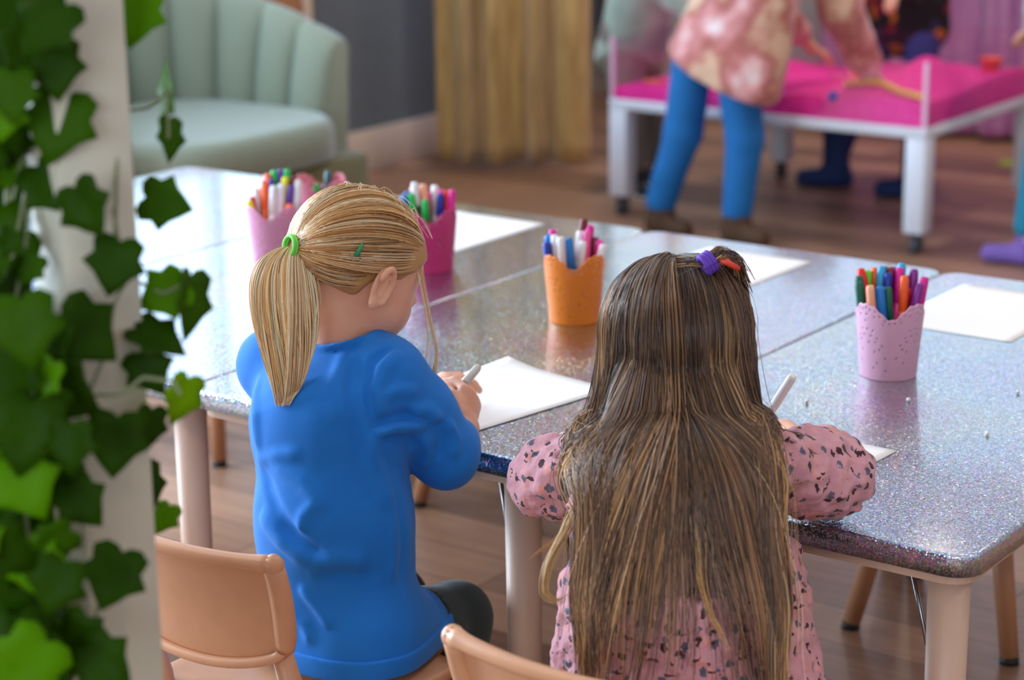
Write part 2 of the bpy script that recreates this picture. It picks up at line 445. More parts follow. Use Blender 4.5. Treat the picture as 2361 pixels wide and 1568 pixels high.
LB = {-2: 'silver holographic foil topped table, the leftmost, half behind the ivy post',
      -1: 'silver holographic foil topped table with two pink pots of markers',
      0: 'silver holographic foil topped table where the child in blue draws',
      1: 'silver holographic foil topped table at the right end, where the long-haired child draws'}
for i in (-2, -1, 0, 1):
    o = t0 if i == -2 else copy_tree(t0)
    o.location = (i * W, 0, 0); tag(o, LB[i], 'table', 'foil topped activity tables')

def paper(cx, cy, ang, label, w_=.21, h_=.297, curl=0.0, corner=0.0):
    n = 14; V = []; F_ = []
    c, s = math.cos(ang), math.sin(ang)
    for j in range(n + 1):
        for i in range(n + 1):
            u = (i / n - .5) * w_; v = (j / n - .5) * h_
            z = .0005 + curl * (abs(u) / w_ * 2) ** 4 * .0006 + corner * max(0, (-u / w_ + v / h_) - .62) ** 1.5 * .03
            V.append((cx + c * u - s * v, cy + s * u + c * v, H + z))
    for j in range(n):
        for i in range(n): a = j * (n + 1) + i; F_.append((a, a + 1, a + n + 2, a + n + 1))
    o = MB().add(V, F_).build('paper_sheet', MT['paper']); md = o.modifiers.new('s', 'SOLIDIFY'); md.thickness = .0003; md.offset = 1
    tag(o, label, 'paper', 'sheets of drawing paper')
    return o
paper(.384, .196, -.168, 'white paper sheet under the hands of the child in blue', curl=1, corner=1)
paper(.851, .155, -.05, 'white paper sheet under the arm of the long-haired child')
paper(.272, 1.017, -.01, 'white paper sheet behind the head of the long-haired child')
paper(-.297, 1.018, .0, 'white paper sheet beside the dark pink marker pot')
paper(.770, 1.010, .0, 'white paper sheet to the right of the pale pink dotted pot')
for k, (px, py) in enumerate(((1860, 926), (2095, 922), (2347, 904), (2276, 1000))):
    p = on(px, py, z=H + .003)
    o = MB().lathe([(.0001, -.0032), (.0022, -.0022), (.0032, 0), (.0022, .0022), (.0001, .0032)], 12).build('bead', MT['whiteplastic'])
    o.location = (p[0], p[1], H + .0033)
    tag(o, ['tiny white bead on the foil behind the held white marker', 'tiny white bead just in front of the pale pink dotted pot',
            'tiny white bead at the right edge of the picture on the foil', 'tiny white bead, nearest to the table\'s right edge'][k], 'bead', 'white beads on the table')

# ------------------------------------------------------------------ pots and markers
def pot_mat(name, col, trans=0.0):
    t = NT(name); t.set(Base_Color=col, Roughness=0.38, Subsurface_Weight=0.15, Subsurface_Radius=(.01, .01, .01)); return t.m
def make_pot(name, base, m_, label, rt=.0505, rb=.0405, h=.113, seed=1, phase=0.0):
    r = empty(name, base)
    nu, nv = 240, 72; lob = 4; V = []
    hole = set(); rg = random.Random(seed)
    def top(u): return h - .021 * abs(math.sin(lob * u / 2 + phase / 2)) ** 3 - .0012 * (1 - math.cos(lob * 6 * u))
    for j in range(nv + 1):
        for i in range(nu):
            a = 2 * math.pi * i / nu; z = top(a) * j / nv; k = j / nv
            rr = rb + (rt - rb) * (z / h) ** 1.15 + .0012 * (1 - abs(math.sin(lob * a / 2 + phase / 2))) * k
            V.append((rr * math.cos(a), rr * math.sin(a), z))
    for lb in range(lob):
        a0 = (2 * math.pi * lb - phase) / lob
        # dots follow the scalloped rim, then scatter down the side like lace
        for k in range(-5, 6):
            a = a0 + k * 2 * math.pi / lob / 11; hole.add((int(round(a / (2 * math.pi) * nu)) % nu, nv - 5))
        for k in (-4, -2, 0, 2, 4):
            a = a0 + k * 2 * math.pi / lob / 12; hole.add((int(round(a / (2 * math.pi) * nu)) % nu, nv - 11))
        for (da, jj) in ((.0, 38), (.12, 34), (-.12, 34), (.2, 38), (-.2, 38), (.3, 30), (-.3, 30), (.34, 34), (-.34, 34), (.42, 26), (-.42, 26), (.5, 30), (-.5, 30), (.25, 22), (-.25, 22),
                         (.33, 14), (-.33, 14), (.05, 28), (-.05, 44), (.6, 20), (-.6, 20), (.62, 9), (.2, 9)):
            a = a0 + da; hole.add((int(round(a / (2 * math.pi) * nu)) % nu, int(jj * 1.25)))
    cut = set()
    for (i, j) in hole:
        cut.add((i, j)); cut.add(((i + 1) % nu, j)); cut.add((i, min(j + 1, nv - 3))); cut.add(((i + 1) % nu, min(j + 1, nv - 3)))
    F_ = []
    for j in range(nv):
        for i in range(nu):
            if (i, j) in cut: continue
            F_.append((j * nu + i, j * nu + (i + 1) % nu, (j + 1) * nu + (i + 1) % nu, (j + 1) * nu + i))
    b = MB().add(V, F_); o = b.build('pot_wall', m_, r)
    md = o.modifiers.new('s', 'SOLIDIFY'); md.thickness = .0016; md.offset = -1
    MB().lathe([(.0002, .0), (rb - .0005, .0), (rb - .0005, .003), (.0002, .003)], 48).build('pot_base', m_, r)
    tag(r, label, 'pot', 'marker pots on the tables')
    r.rotation_euler.z = 0
    return r
PEN = {}
def pen_mat(c):
    if c not in PEN: PEN[c] = mat('marker plastic', srgb(*c), 0.35)
    return PEN[c]
WHT = (236, 234, 236)
def marker(name, foot, tip, cap, body, label, group, L=None, R=.0062, capfirst=True):
    """marker standing on foot with its upper end at tip; cap = colour of the upper end, body = colour of the barrel"""
    foot = np.array(foot, float); tip = np.array(tip, float); d = nrm(tip - foot)
    L = L or .138
    foot = tip - d * L
    r = empty(name, tuple(foot)); r.rotation_mode = 'QUATERNION'; r.rotation_quaternion = Vector(d).to_track_quat('Z', 'Y')
    clen = .042 if cap != body else .05
    MB().lathe([(.0001, 0), (R * .55, 0), (R * .62, .004), (R * .9, .010), (R, .014), (R, L - clen), (.0001, L - clen)], 16).build('barrel', pen_mat(body), r)
    MB().lathe([(R * 1.0, L - clen), (R * 1.1, L - clen + .0008), (R * 1.02, L - .006), (R * .86, L - .001), (R * .6, L), (.0001, L)], 16).build('cap', pen_mat(cap), r)
    if body == WHT:
        MB().lathe([(R * 1.01, L - clen - .030), (R * 1.04, L - clen - .030), (R * 1.04, L - clen - .012), (R * 1.01, L - clen - .012)], 16).build('printed_band', pen_mat(tuple(int(c * .5 + 110) for c in cap)), r)
    tag(r, label, 'marker', group)
    return r
CN = {'dg': ((14, 96, 74), 'dark green'), 'rd': ((236, 34, 20), 'red'), 'or': ((250, 100, 40), 'orange'), 'pe': ((246, 176, 140), 'peach'),
      'lb': ((56, 166, 220), 'light blue'), 'nv': ((20, 50, 160), 'navy blue'), 'mr': ((126, 34, 60), 'maroon'), 'mg': ((224, 24, 150), 'magenta'),
      'pu': ((130, 36, 140), 'purple'), 'dk': ((38, 40, 70), 'dark navy'), 'bl': ((20, 120, 200), 'blue'), 'wh': (WHT, 'white'), 'gr': ((20, 180, 80), 'bright green'),
      'ye': ((236, 226, 20), 'yellow'), 'vi': ((88, 44, 150), 'violet'), 'tl': ((34, 96, 100), 'teal'), 'br': ((110, 36, 30), 'brown'), 'lg': ((110, 210, 50), 'lime'),
      'bk': ((40, 42, 40), 'black'), 'pk': ((236, 90, 160), 'pink'), 'cr': ((196, 20, 60), 'crimson')}
def fill_pot(base, pens, potname, rt=.0505, rb=.0405):
    """pens: (px, py, depth offset, cap, body)"""
    base = np.array(base); dc = AX[2] @ (base - CAM)
    n = len(pens); tips = np.array([at(p[0], p[1], dc + p[2]) for p in pens]); want = tips.copy()
    feet = base + np.c_[(tips - base)[:, :2] * .45, np.full(n, .0045)]
    md_ = .0136
    for it in range(260):                     # settle the markers side by side inside the pot
        for lv in (0.0, .33, .62, .9):
            q = feet + (tips - feet) * lv; d_ = q[:, None, :2] - q[None, :, :2]; r_ = np.linalg.norm(d_, axis=2) + 1e-9
            push = np.clip(md_ - r_, 0, None) * .5; np.fill_diagonal(push, 0)
            mv = (d_ / r_[..., None] * push[..., None]).sum(1) * .6
            feet[:, :2] += mv * (1 - lv); tips[:, :2] += mv * lv
        o_ = feet[:, :2] - base[:2]; r_ = np.linalg.norm(o_, axis=1); k_ = np.minimum(1, (rb - .0085) / (r_ + 1e-9)); feet[:, :2] = base[:2] + o_ * k_[:, None]
        t_ = (.1 - .0045) / (tips[:, 2] - feet[:, 2]); g_ = feet + (tips - feet) * t_[:, None]
        o_ = g_[:, :2] - base[:2]; r_ = np.linalg.norm(o_, axis=1); ex = np.clip(r_ - (rt - .0095), 0, None)
        tips[:, :2] -= o_ / (r_[:, None] + 1e-9) * ex[:, None] / t_[:, None] * .8
        tips += (want - tips) * .02; tips[:, 2] = want[:, 2]
    for k, (px, py, dd, cap, body) in enumerate(pens):
        tip = tips[k]; foot = feet[k]; dist = np.linalg.norm(tip - foot)
        key = (cap, body)
        look = ('%s marker' % CN[cap][1]) if cap == body else ('white marker with %s cap' % CN[cap][1] if body == 'wh' else '%s marker with %s cap' % (CN[body][1], CN[cap][1]))
        same = sorted([(q[0], q[1]) for q in pens if (q[3], q[4]) == key]); r_ = same.index((px, py))
        if len(same) > 1:
            rank = 'leftmost' if r_ == 0 else ('rightmost' if r_ == len(same) - 1 else ['second', 'third', 'fourth', 'fifth', 'sixth'][r_ - 1] + ' from left')
            l_ = '%s in the %s, %s of its colour' % (look, potname, rank)
        else:
            pos = 'left' if px < lab_mid(pens) - 28 else ('right' if px > lab_mid(pens) + 28 else 'middle')
            l_ = '%s in the %s, towards its %s' % (look, potname, pos)
        marker('marker', foot, tip, CN[cap][0], CN[body][0], l_, 'markers in the ' + potname, L=max(.11, min(.155, dist)))
def lab_mid(pens): return sum(q[0] for q in pens) / len(pens)
P4 = (.862, .612, H); P3 = (.328, .607, H)
POTS = [
 ('pale pink dotted pot', on(2047, 862, z=H), pot_mat('pale pink plastic', srgb(236, 180, 208)), 'pale pink dotted plastic pot of markers at the right', 1, 1.15),
 ('orange pot', on(1325, 737, z=H), pot_mat('orange plastic', srgb(244, 134, 34)), 'orange dotted plastic pot of markers between the two children', 2, .9),
 ('dark pink pot', on(992, 620, z=H), pot_mat('dark pink plastic', srgb(206, 52, 120)), 'dark pink plastic pot of markers behind the blond head', 3, .3),
 ('pink pot on the left', on(638, 612, z=H), pot_mat('soft pink plastic', srgb(228, 152, 184)), 'pink plastic pot of markers at the left behind the blond head', 4, 1.2),
 ('rosy pot', on(742, 545, z=H), pot_mat('rosy plastic', srgb(220, 124, 140)), 'rosy plastic pot standing right behind the left pink pot', 5, .5)]
for (nm, b_, m_, lb, sd, ph_) in POTS:
    make_pot('marker_pot', tuple(b_), m_, lb, seed=sd, phase=ph_)
fill_pot(POTS[0][1], [(1954, 632, -.01, 'dg', 'dg'), (1972, 648, -.03, 'dg', 'dg'), (1970, 616, .0, 'rd', 'rd'), (1988, 611, .02, 'or', 'or'),
    (2006, 658, -.045, 'pe', 'pe'), (2030, 660, -.045, 'bl', 'bl'), (2045, 662, -.04, 'dg', 'dg'), (2031, 604, .02, 'lb', 'lb'), (2039, 624, -.0, 'nv', 'nv'), (2046, 603, .035, 'dg', 'pe'),
    (2053, 604, .03, 'mr', 'mr'), (2061, 600, .045, 'pu', 'pu'), (2074, 602, .02, 'lb', 'lb'), (2095, 614, -.0, 'mg', 'mg'), (2086, 636, -.035, 'or', 'or'),
    (2120, 630, .01, 'dk', 'dk'), (2134, 608, .02, 'pu', 'pu'), (2136, 634, -.02, 'mg', 'mg'), (2126, 652, -.035, 'pu', 'pu'), (2135, 660, -.0, 'cr', 'cr'), (1962, 612, .03, 'lg', 'lg'), (2136, 668, .01, 'br', 'br')], 'pale pink dotted pot')
fill_pot(POTS[1][1], [(1227, 540, -.01, 'bl', 'bl'), (1240, 524, .01, 'mg', 'wh'), (1243, 556, -.02, 'nv', 'nv'), (1258, 548, .0, 'or', 'or'), (1270, 540, -.02, 'wh', 'wh'), (1288, 545, -.03, 'wh', 'wh'),
    (1310, 548, -.035, 'bl', 'bl'), (1356, 528, .01, 'wh', 'wh'), (1380, 494, .03, 'br', 'wh'), (1392, 512, .02, 'mg', 'mg'), (1372, 524, .01, 'pk', 'pk'), (1398, 538, .02, 'br', 'wh'),
    (1400, 558, -.01, 'wh', 'wh'), (1420, 548, .0, 'mg', 'wh'), (1345, 556, -.02, 'wh', 'wh'), (1298, 560, .01, 'wh', 'wh')], 'orange pot')
fill_pot(POTS[2][1], [(897, 446, -.01, 'bl', 'bl'), (912, 436, .01, 'nv', 'wh'), (920, 426, .02, 'pe', 'wh'), (937, 416, .0, 'wh', 'bk'), (936, 446, -.02, 'gr', 'lg'), (962, 420, .01, 'pe', 'pe'),
    (980, 460, -.03, 'gr', 'wh'), (1008, 424, .02, 'wh', 'wh'), (1016, 446, -.01, 'nv', 'wh'), (1026, 432, .02, 'pk', 'wh'), (1040, 436, .01, 'rd', 'rd'), (1052, 434, .0, 'mg', 'rd'), (996, 436, .03, 'pk', 'pk'), (950, 430, .03, 'or', 'wh')], 'dark pink pot')
fill_pot(POTS[3][1], [(558, 450, -.0, 'cr', 'wh'), (572, 462, -.03, 'ye', 'ye'), (604, 412, .0, 'or', 'or'), (566, 424, .03, 'wh', 'wh'), (590, 420, .03, 'wh', 'wh'), (618, 396, .02, 'or', 'or'), (630, 386, .03, 'gr', 'gr'),
    (616, 408, .01, 'vi', 'vi'), (632, 428, -.03, 'wh', 'wh'), (648, 424, -.03, 'wh', 'wh'), (662, 384, .03, 'vi', 'vi'), (684, 382, .03, 'gr', 'gr'), (674, 406, .0, 'ye', 'ye'), (680, 424, -.0, 'vi', 'wh'), (700, 410, .01, 'wh', 'wh'), (668, 470, -.04, 'or', 'or'), (712, 396, .03, 'br', 'wh')], 'left pink pot')
fill_pot(POTS[4][1], [(712, 440, -.0, 'nv', 'nv'), (728, 424, .0, 'gr', 'gr'), (757, 394, .01, 'tl', 'tl'), (720, 432, .02, 'wh', 'wh')], 'rosy pot')
# ------------------------------------------------------------------ children's chairs
def make_chair():
    """moulded toddler chair, faces +Y; origin under the seat centre"""
    r = empty('toddler_chair')
    sh_ = .30
    # seat: dished slab
    nx, ny = 16, 16; V = []; F_ = []
    def sp(u, v, top):
        x = (u - .5) * .30; y = -.14 + v * .285
        # rounded outline
        k = 1 - .10 * abs(2 * u - 1) ** 4; y = y * k if v > .5 else y
        x *= (1 - .06 * max(0, v - .8) * 5) * 1.0
        z = sh_ - .008 * math.cos((u - .5) * math.pi) * math.sin(min(1, v + .15) * math.pi) - .018 * max(0, v - .82) ** 2 * 30
        return (x, y, z if top else z - .016)
    for top in (1, 0):
        for j in range(ny + 1):
            for i in range(nx + 1): V.append(sp(i / nx, j / ny, top))
    o_ = (nx + 1) * (ny + 1)
    for j in range(ny):
        for i in range(nx):
            a = j * (nx + 1) + i; F_.append((a, a + 1, a + nx + 2, a + nx + 1)); F_.append((o_ + a, o_ + a + nx + 1, o_ + a + nx + 2, o_ + a + 1))
    for i in range(nx):
        F_.append((i, o_ + i, o_ + i + 1, i + 1)); b_ = ny * (nx + 1) + i; F_.append((b_, b_ + 1, o_ + b_ + 1, o_ + b_))
    for j in range(ny):
        a = j * (nx + 1); F_.append((a, a + nx + 1, o_ + a + nx + 1, o_ + a)); a += nx; F_.append((a, o_ + a, o_ + a + nx + 1, a + nx + 1))
    s_ = MB().add(V, F_).build('seat', MT['peach'], r)
    md = s_.modifiers.new('b', 'BEVEL'); md.width = .005; md.segments = 3; md.limit_method = 'ANGLE'
    # backrest: curved shell, bowed backwards, thick rolled rim, rounded lower corners
    V = []; F_ = []; nx, nz_ = 28, 18; hw = .150; z0 = .388; z1 = .535
    def bp(u, v, side):
        x = (u - .5) * 2
        zz = z0 + (z1 - z0) * v
        drop = 0.03 * (abs(x) ** 2.4) * (1 - v) ** 2          # lower rim curves up at the sides
        cut = .034 * (1 - v) ** 2 * abs(x) ** 8
        xx = x * (hw - cut * .5) * (1.0 + .01 * v)
        y = -.172 - .028 * (1 - x * x) - .030 * v             # bow + recline
        th = .010 + .007 * abs(x) ** 10 + .004 * v ** 6
        return (xx, y - (th if side else 0), zz + drop + .006 * (1 - x * x) * (v > .5) * 0)
    for side in (0, 1):
        for j in range(nz_ + 1):
            for i in range(nx + 1): V.append(bp(i / nx, j / nz_, side))
    o_ = (nx + 1) * (nz_ + 1)
    for j in range(nz_):
        for i in range(nx):
            a = j * (nx + 1) + i; F_.append((a, a + nx + 1, a + nx + 2, a + 1)); F_.append((o_ + a, o_ + a + 1, o_ + a + nx + 2, o_ + a + nx + 1))
    for i in range(nx):
        F_.append((i, i + 1, o_ + i + 1, o_ + i)); b_ = nz_ * (nx + 1) + i; F_.append((b_, o_ + b_, o_ + b_ + 1, b_ + 1))
    for j in range(nz_):
        a = j * (nx + 1); F_.append((a, o_ + a, o_ + a + nx + 1, a + nx + 1)); a += nx; F_.append((a, a + nx + 1, o_ + a + nx + 1, o_ + a))
    # side wings: rim turned forward
    bk = MB().add(V, F_)
    for sx in (-1, 1):
        P = [bp(.5 + .5 * sx, v, .5) for v in np.linspace(0, 1, 9)]
        P = [(p[0] - sx * .001, p[1] + .004, p[2]) for p in P]
        bk.tube(P, [.011, .0125, .013, .013, .013, .013, .0128, .0125, .012], 12)
    P = [bp(u, 1.0, .5) for u in np.linspace(0, 1, 25)]; bk.tube([(p[0], p[1] - .004 + .008 * abs(2 * i_ / 24 - 1) ** 8, p[2]) for i_, p in enumerate(P)], [.0085 + .0038 * abs(2 * i_ / 24 - 1) ** 8 for i_ in range(25)], 12)
    for q_ in (P[0], P[-1]): bk.lathe([(.0001 if k_ in (0, 8) else .0124 * math.sin(math.pi * k_ / 8), -.0124 * math.cos(math.pi * k_ / 8)) for k_ in range(9)], 14, (q_[0], q_[1] + .004, q_[2]))
    P = [bp(u, 0.0, .5) for u in np.linspace(0, 1, 25)]; bk.tube([(p[0], p[1] - .004, p[2]) for p in P], .0065, 12)
    bo = bk.build('backrest', MT['peach'], r)
    for sx in (-1, 1):
        lb = MB().tube([(sx * .118, -.150, .0), (sx * .118, -.135, .20), (sx * .118, -.150, .31), (sx * .118, -.178, .41)], [.015, .016, .016, .012], 14); lb.build('leg', MT['peach'], r)
        lf = MB().tube([(sx * .128, .135, .0), (sx * .112, .105, .287)], [.014, .016], 14); lf.build('leg', MT['peach'], r)
    return r
c1 = make_chair(); c1.location = (.432, -.232, 0); c1.rotation_euler.z = math.radians(-1.5)
tag(c1, 'peach plastic toddler chair the child in the blue jumper sits on', 'chair', 'peach toddler chairs')
c2 = copy_tree(c1); c2.location = (1.005, -.275, 0); c2.rotation_euler.z = math.radians(2.0)
tag(c2, 'peach plastic toddler chair the long-haired child sits on, lowest in the picture', 'chair', 'peach toddler chairs')

# stools pushed under the far side of the tables: only their legs show
def make_stool():
    r = empty('toddler_stool')
    MB().prism(rounded_rect(-.13, .13, -.13, .13, .05, 6), .262, .285, .006, 3).build('seat', MT['wood'], r)
    for sx in (-1, 1):
        for sy in (-1, 1):
            lg = MB().tube([(sx * .135, sy * .135, .010), (sx * .085, sy * .085, .262)], [.0150, .0185], 16).build('leg', MT['wood'], r)
            MB().cyl((sx * .136, sy * .136, 0), (sx * .135, sy * .135, .011), .0155, .0152, 14).build('foot', MT['black'], lg)
    return r
st = make_stool()
for k, (x, y, a, lb) in enumerate(((.745, 1.02, .05, 'tan wooden stool seen under the right table, its splayed legs beyond the near leg'),
                                (-.205, 1.08, .0, 'tan wooden stool seen under the table beside the child in blue'),
                                (-.962, 1.04, .0, 'tan wooden stool under the tables near the ivy post'))):
    o = st if k == 0 else copy_tree(st)
    o.location = (x, y, 0); o.rotation_euler.z = a; tag(o, lb, 'stool', 'stools under the far side of the tables')

# ------------------------------------------------------------------ channel-back armchair
vel = velvet('warm shaded velvet', srgb(104, 100, 58)); vel2 = velvet('grey green velvet', srgb(138, 150, 132))  # one velvet; warm reflection and shade low down are put into the olive
ac = empty('channel_back_armchair', (-2.06, 2.03, 0))
def upath(t_, R, ys=1.0, xfront=.235):
    """U plan: from the front of one arm round the back to the other. t in 0..1"""
    Ls = xfront; La = math.pi * R; tot = 2 * Ls + La; s_ = t_ * tot
    if s_ < Ls: return np.array([xfront - s_, -R * ys]), np.array([0, -1.0])
    if s_ < Ls + La:
        a = (s_ - Ls) / R; return np.array([-R * math.sin(a), -R * ys * math.cos(a)]), nrm(np.array([-math.sin(a), -math.cos(a)]))
    return np.array([s_ - Ls - La, R * ys]), np.array([0, 1.0])
NCH = 13
def shell_rows(t_, inner):
    c, n_ = upath(t_, .385 if inner else .43)
    e = abs(2 * t_ - 1)                                       # 1 at arm fronts, 0 at the back centre
    top = .80 - .20 * e ** 1.6
    ch = abs(math.sin(math.pi * NCH * t_)) ** .45
    return c, n_, top, ch
nT, nR = NCH * 14, 9; V = []; F_ = []
for i in range(nT + 1):
    t_ = i / nT; c, n_, top, ch = shell_rows(t_, True); zb = .28
    for j in range(nR + 1):
        k = j / nR; z = zb + (top - zb) * k
        bul = .045 * ch * (math.sin(math.pi * (.12 + .80 * k)) ** .5)
        back = .05 * k ** 2 * (1 - .0)
        p = c - n_ * bul + n_ * back
        V.append((p[0], p[1], z))
    # rounded top over to outer side
    for j in range(1, 5):
        a = math.pi * j / 4; p = c + n_ * (.05 + .032 * (1 - math.cos(a))); V.append((p[0], p[1], top + .028 * math.sin(a) * (.6 + .4 * ch)))
    for j in range(1, 6):
        z = top + (.06 - top) * j / 5; p = c + n_ * (.114 - .03 * j / 5); V.append((p[0], p[1], z))
rows = (nR + 1) + 4 + 5
for i in range(nT):
    for j in range(rows - 1): a = i * rows + j; F_.append((a, a + 1, a + rows + 1, a + rows))
F_.append([j for j in range(rows)][::-1]); F_.append([nT * rows + j for j in range(rows)])
sh = MB().add(V, F_).build('channelled_back', vel2, ac)
fl = []
md = sh.modifiers.new('b', 'BEVEL'); md.width = .008; md.segments = 2; md.limit_method = 'ANGLE'; md.angle_limit = 1.2
# rounded arm fronts
MB().box((-.30, -.40, .06), (.39, .40, .335), .03).build('chair_base', vel, ac)
V = []; F_ = []; n = 40
prof = []
for k in range(n):
    a = 2 * math.pi * k / n; x = math.cos(a); y = math.sin(a)
    prof.append((.05 + .345 * np.sign(x) * abs(x) ** .6 * (1.05 if x > 0 else 1), .365 * np.sign(y) * abs(y) ** .62))
MB().prism(prof, .335, .445, .045, 6).build('seat_cushion', vel2, ac)
for sx in (-1, 1):
    for sy in (-1, 1): MB().cyl((.04 + sx * .27, sy * .30, 0), (.04 + sx * .27, sy * .30, .07), .014, .02, 12).build('leg', mat('brass', srgb(180, 140, 70), .3, 1.0), ac)
tag(ac, 'green velvet tub armchair with channelled back beside the grey wall', 'armchair')

# ------------------------------------------------------------------ sand table
X0, X1, Y0, Y1 = -1.505, -.445, 3.37, 4.20
sd = empty('sand_table', ((X0 + X1) / 2, (Y0 + Y1) / 2, 0)); ox, oy = sd.location.x, sd.location.y
def bx(a, b, bev, name, m_, par): return MB().box((a[0] - ox, a[1] - oy, a[2]), (b[0] - ox, b[1] - oy, b[2]), bev).build(name, m_, par)
lt = .062
frm = MB()
for (a, b) in (((X0, Y0, .335), (X1, Y0 + .045, .366)), ((X0, Y1 - .045, .335), (X1, Y1, .366)), ((X0, Y0 + .045, .336), (X0 + .045, Y1 - .045, .365)), ((X1 - .045, Y0 + .045, .336), (X1, Y1 - .045, .365))):
    frm.box((a[0] - ox, a[1] - oy, a[2]), (b[0] - ox, b[1] - oy, b[2]), .003)
frm.build('table_frame', MT['frame'], sd)
bx((X0 + .02, Y0 + .02, .350), (X1 - .02, Y1 - .02, .364), .002, 'tray_floor', MT['frame'], sd)
for (x, y) in ((X0, Y0), (X1 - lt, Y0), (X0 + .135, Y1 - lt), (X1 - lt, Y1 - lt)):
    lg = bx((x, y, .062), (x + lt, y + lt, .336), .004, 'leg', MT['frame'], sd)
    cx, cy = x + lt / 2 - ox, y + lt / 2 - oy
    ca = MB(); ca.cyl((cx, cy, .045), (cx, cy, .064), .018, .018, 16)
    ca.cyl((cx - .011, cy, .024), (cx + .011, cy, .024), .024, .024, 20); ca.box((cx - .016, cy - .012, .024), (cx - .012, cy + .012, .052)); ca.box((cx + .012, cy - .012, .024), (cx + .016, cy + .012, .052))
    ca.build('caster', mat('grey caster rubber', srgb(70, 74, 82), .5), lg)
acr = clear_mat('clear acrylic', (1, .955, .98, 1), .8)
zt = .552
for (a, b) in (((X0 + .004, Y0 + .004, .366), (X1 - .004, Y0 + .010, zt)), ((X0 + .004, Y1 - .010, .366), (X1 - .004, Y1 - .004, zt)),
               ((X0 + .004, Y0 + .0105, .366), (X0 + .010, Y1 - .0105, zt)), ((X1 - .010, Y0 + .0105, .366), (X1 - .004, Y1 - .0105, zt))):
    bx(a, b, 0, 'acrylic_side', acr, sd)
edge = mat('polished acrylic edge', srgb(236, 190, 220), .2)
for (x, y) in ((X0 + .004, Y0 + .0035), (X1 - .0155, Y0 + .0035)):
    bx((x, y, .3665), (x + .012, y + .012, zt), 0, 'acrylic_corner', edge, sd)
# pink sand with mounds
def sand_h(x, y):
    u = (x - X0) / (X1 - X0); v = (y - Y0) / (Y1 - Y0)
    h = .030 + .030 * u ** 1.2 + .012 * math.sin(9 * u + 2 * v) * math.sin(7 * v + 1) + .008 * math.sin(23 * u) * math.cos(17 * v)
    h += .10 * math.exp(-((u - .84) / .10) ** 2 - ((v - .42) / .16) ** 2) + .03 * math.exp(-((u - .55) / .2) ** 2 - ((v - .2) / .25) ** 2)
    h += .03 * math.exp(-((u - .97) / .1) ** 2 - ((v - .8) / .2) ** 2)
    return max(.006, h)
V = []; F_ = []; n = 70; m2 = 50
for j in range(m2 + 1):
    for i in range(n + 1):
        x = X0 + .0115 + (X1 - X0 - .023) * i / n; y = Y0 + .0115 + (Y1 - Y0 - .023) * j / m2
        V.append((x - ox, y - oy, .366 + sand_h(x, y)))
for j in range(m2):
    for i in range(n): a = j * (n + 1) + i; F_.append((a, a + 1, a + n + 2, a + n + 1))
b0 = len(V)
ring = [i for i in range(n + 1)] + [j * (n + 1) + n for j in range(1, m2 + 1)] + [m2 * (n + 1) + i for i in range(n - 1, -1, -1)] + [j * (n + 1) for j in range(m2 - 1, 0, -1)]
for i in ring: V.append((V[i][0], V[i][1], .3655))
for k in range(len(ring)): F_.append((ring[k], b0 + k, b0 + (k + 1) % len(ring), ring[(k + 1) % len(ring)]))
ps = NT('pink kinetic sand'); ps.set(Roughness=.8)
nz = ps.n('ShaderNodeTexNoise'); nz.inputs['Scale'].default_value = 120; nz.inputs['Detail'].default_value = 3; ps.l(ps.coord(), nz.inputs['Vector'])
ps.l(ps.ramp(nz.outputs['Fac'], [(.3, srgb(222, 24, 140)), (.7, srgb(250, 50, 172))]), ps.b.inputs['Base Color']); ps.bump(nz.outputs['Fac'], .6, .004)
so = MB().add(V, F_).build('pink_sand', ps.m, sd); so['kind'] = 'stuff'
tag(sd, 'white rolling sand table with clear sides full of pink sand', 'sand table')
# toys in the sand
def toy(name, u, v, shape, col, label, cat='toy', s=1.0, rz=0.0):
    x = X0 + (X1 - X0) * u; y = Y0 + (Y1 - Y0) * v; z = .366 + sand_h(x, y)
    b_ = MB()
    if shape == 'bucket': b_.lathe([(.0002, 0), (.022 * s, 0), (.030 * s, .034 * s), (.033 * s, .035 * s), (.031 * s, .037 * s), (.027 * s, .035 * s), (.020 * s, .004), (.0002, .004)], 24)
    elif shape == 'ball': b_.lathe([(.0001 if k in (0, 8) else .018 * s * math.sin(math.pi * k / 8), .016 * s - .018 * s * math.cos(math.pi * k / 8)) for k in range(9)], 20)
    elif shape == 'mould':
        n_ = 40; b_.prism([((.026 + .006 * math.cos(5 * a)) * s * math.cos(a), (.026 + .006 * math.cos(5 * a)) * s * math.sin(a)) for a in np.linspace(0, 2 * math.pi, n_, endpoint=False)], -.004, .02 * s, .004, 3)
    elif shape == 'rake':
        b_.tube([(-.05 * s, 0, .008), (.03 * s, 0, .014)], .005 * s, 10); b_.box((.028 * s, -.022 * s, .008), (.038 * s, .022 * s, .018), .002)
        for q in range(5): b_.box((.036 * s, (-.02 + .01 * q - .002) * s, .002), (.044 * s, (-.02 + .01 * q + .002) * s, .012), .001)
    elif shape == 'star':
        P = []
        for q in range(10): a = math.pi * q / 5; rr = (.03 if q % 2 == 0 else .014) * s; P.append((rr * math.cos(a), rr * math.sin(a)))
        b_.prism(P, -.003, .014 * s, .003, 3)
    o_ = b_.build(name, mat('toy plastic', srgb(*col), .4)); o_.location = (x, y, z - .003); o_.rotation_euler.z = rz
    tag(o_, label, cat, 'toys in the pink sand'); return o_
toy('sand_bucket', .055, .42, 'bucket', (250, 130, 20), 'small orange bucket at the left end of the pink sand', s=1.0)
toy('sand_mould', .12, .62, 'mould', (246, 176, 40), 'amber sand mould beside the orange bucket', s=1.1)
toy('sand_rake', .07, .16, 'rake', (250, 150, 60), 'orange toy rake lying in the pink sand', s=.9, rz=-.3)
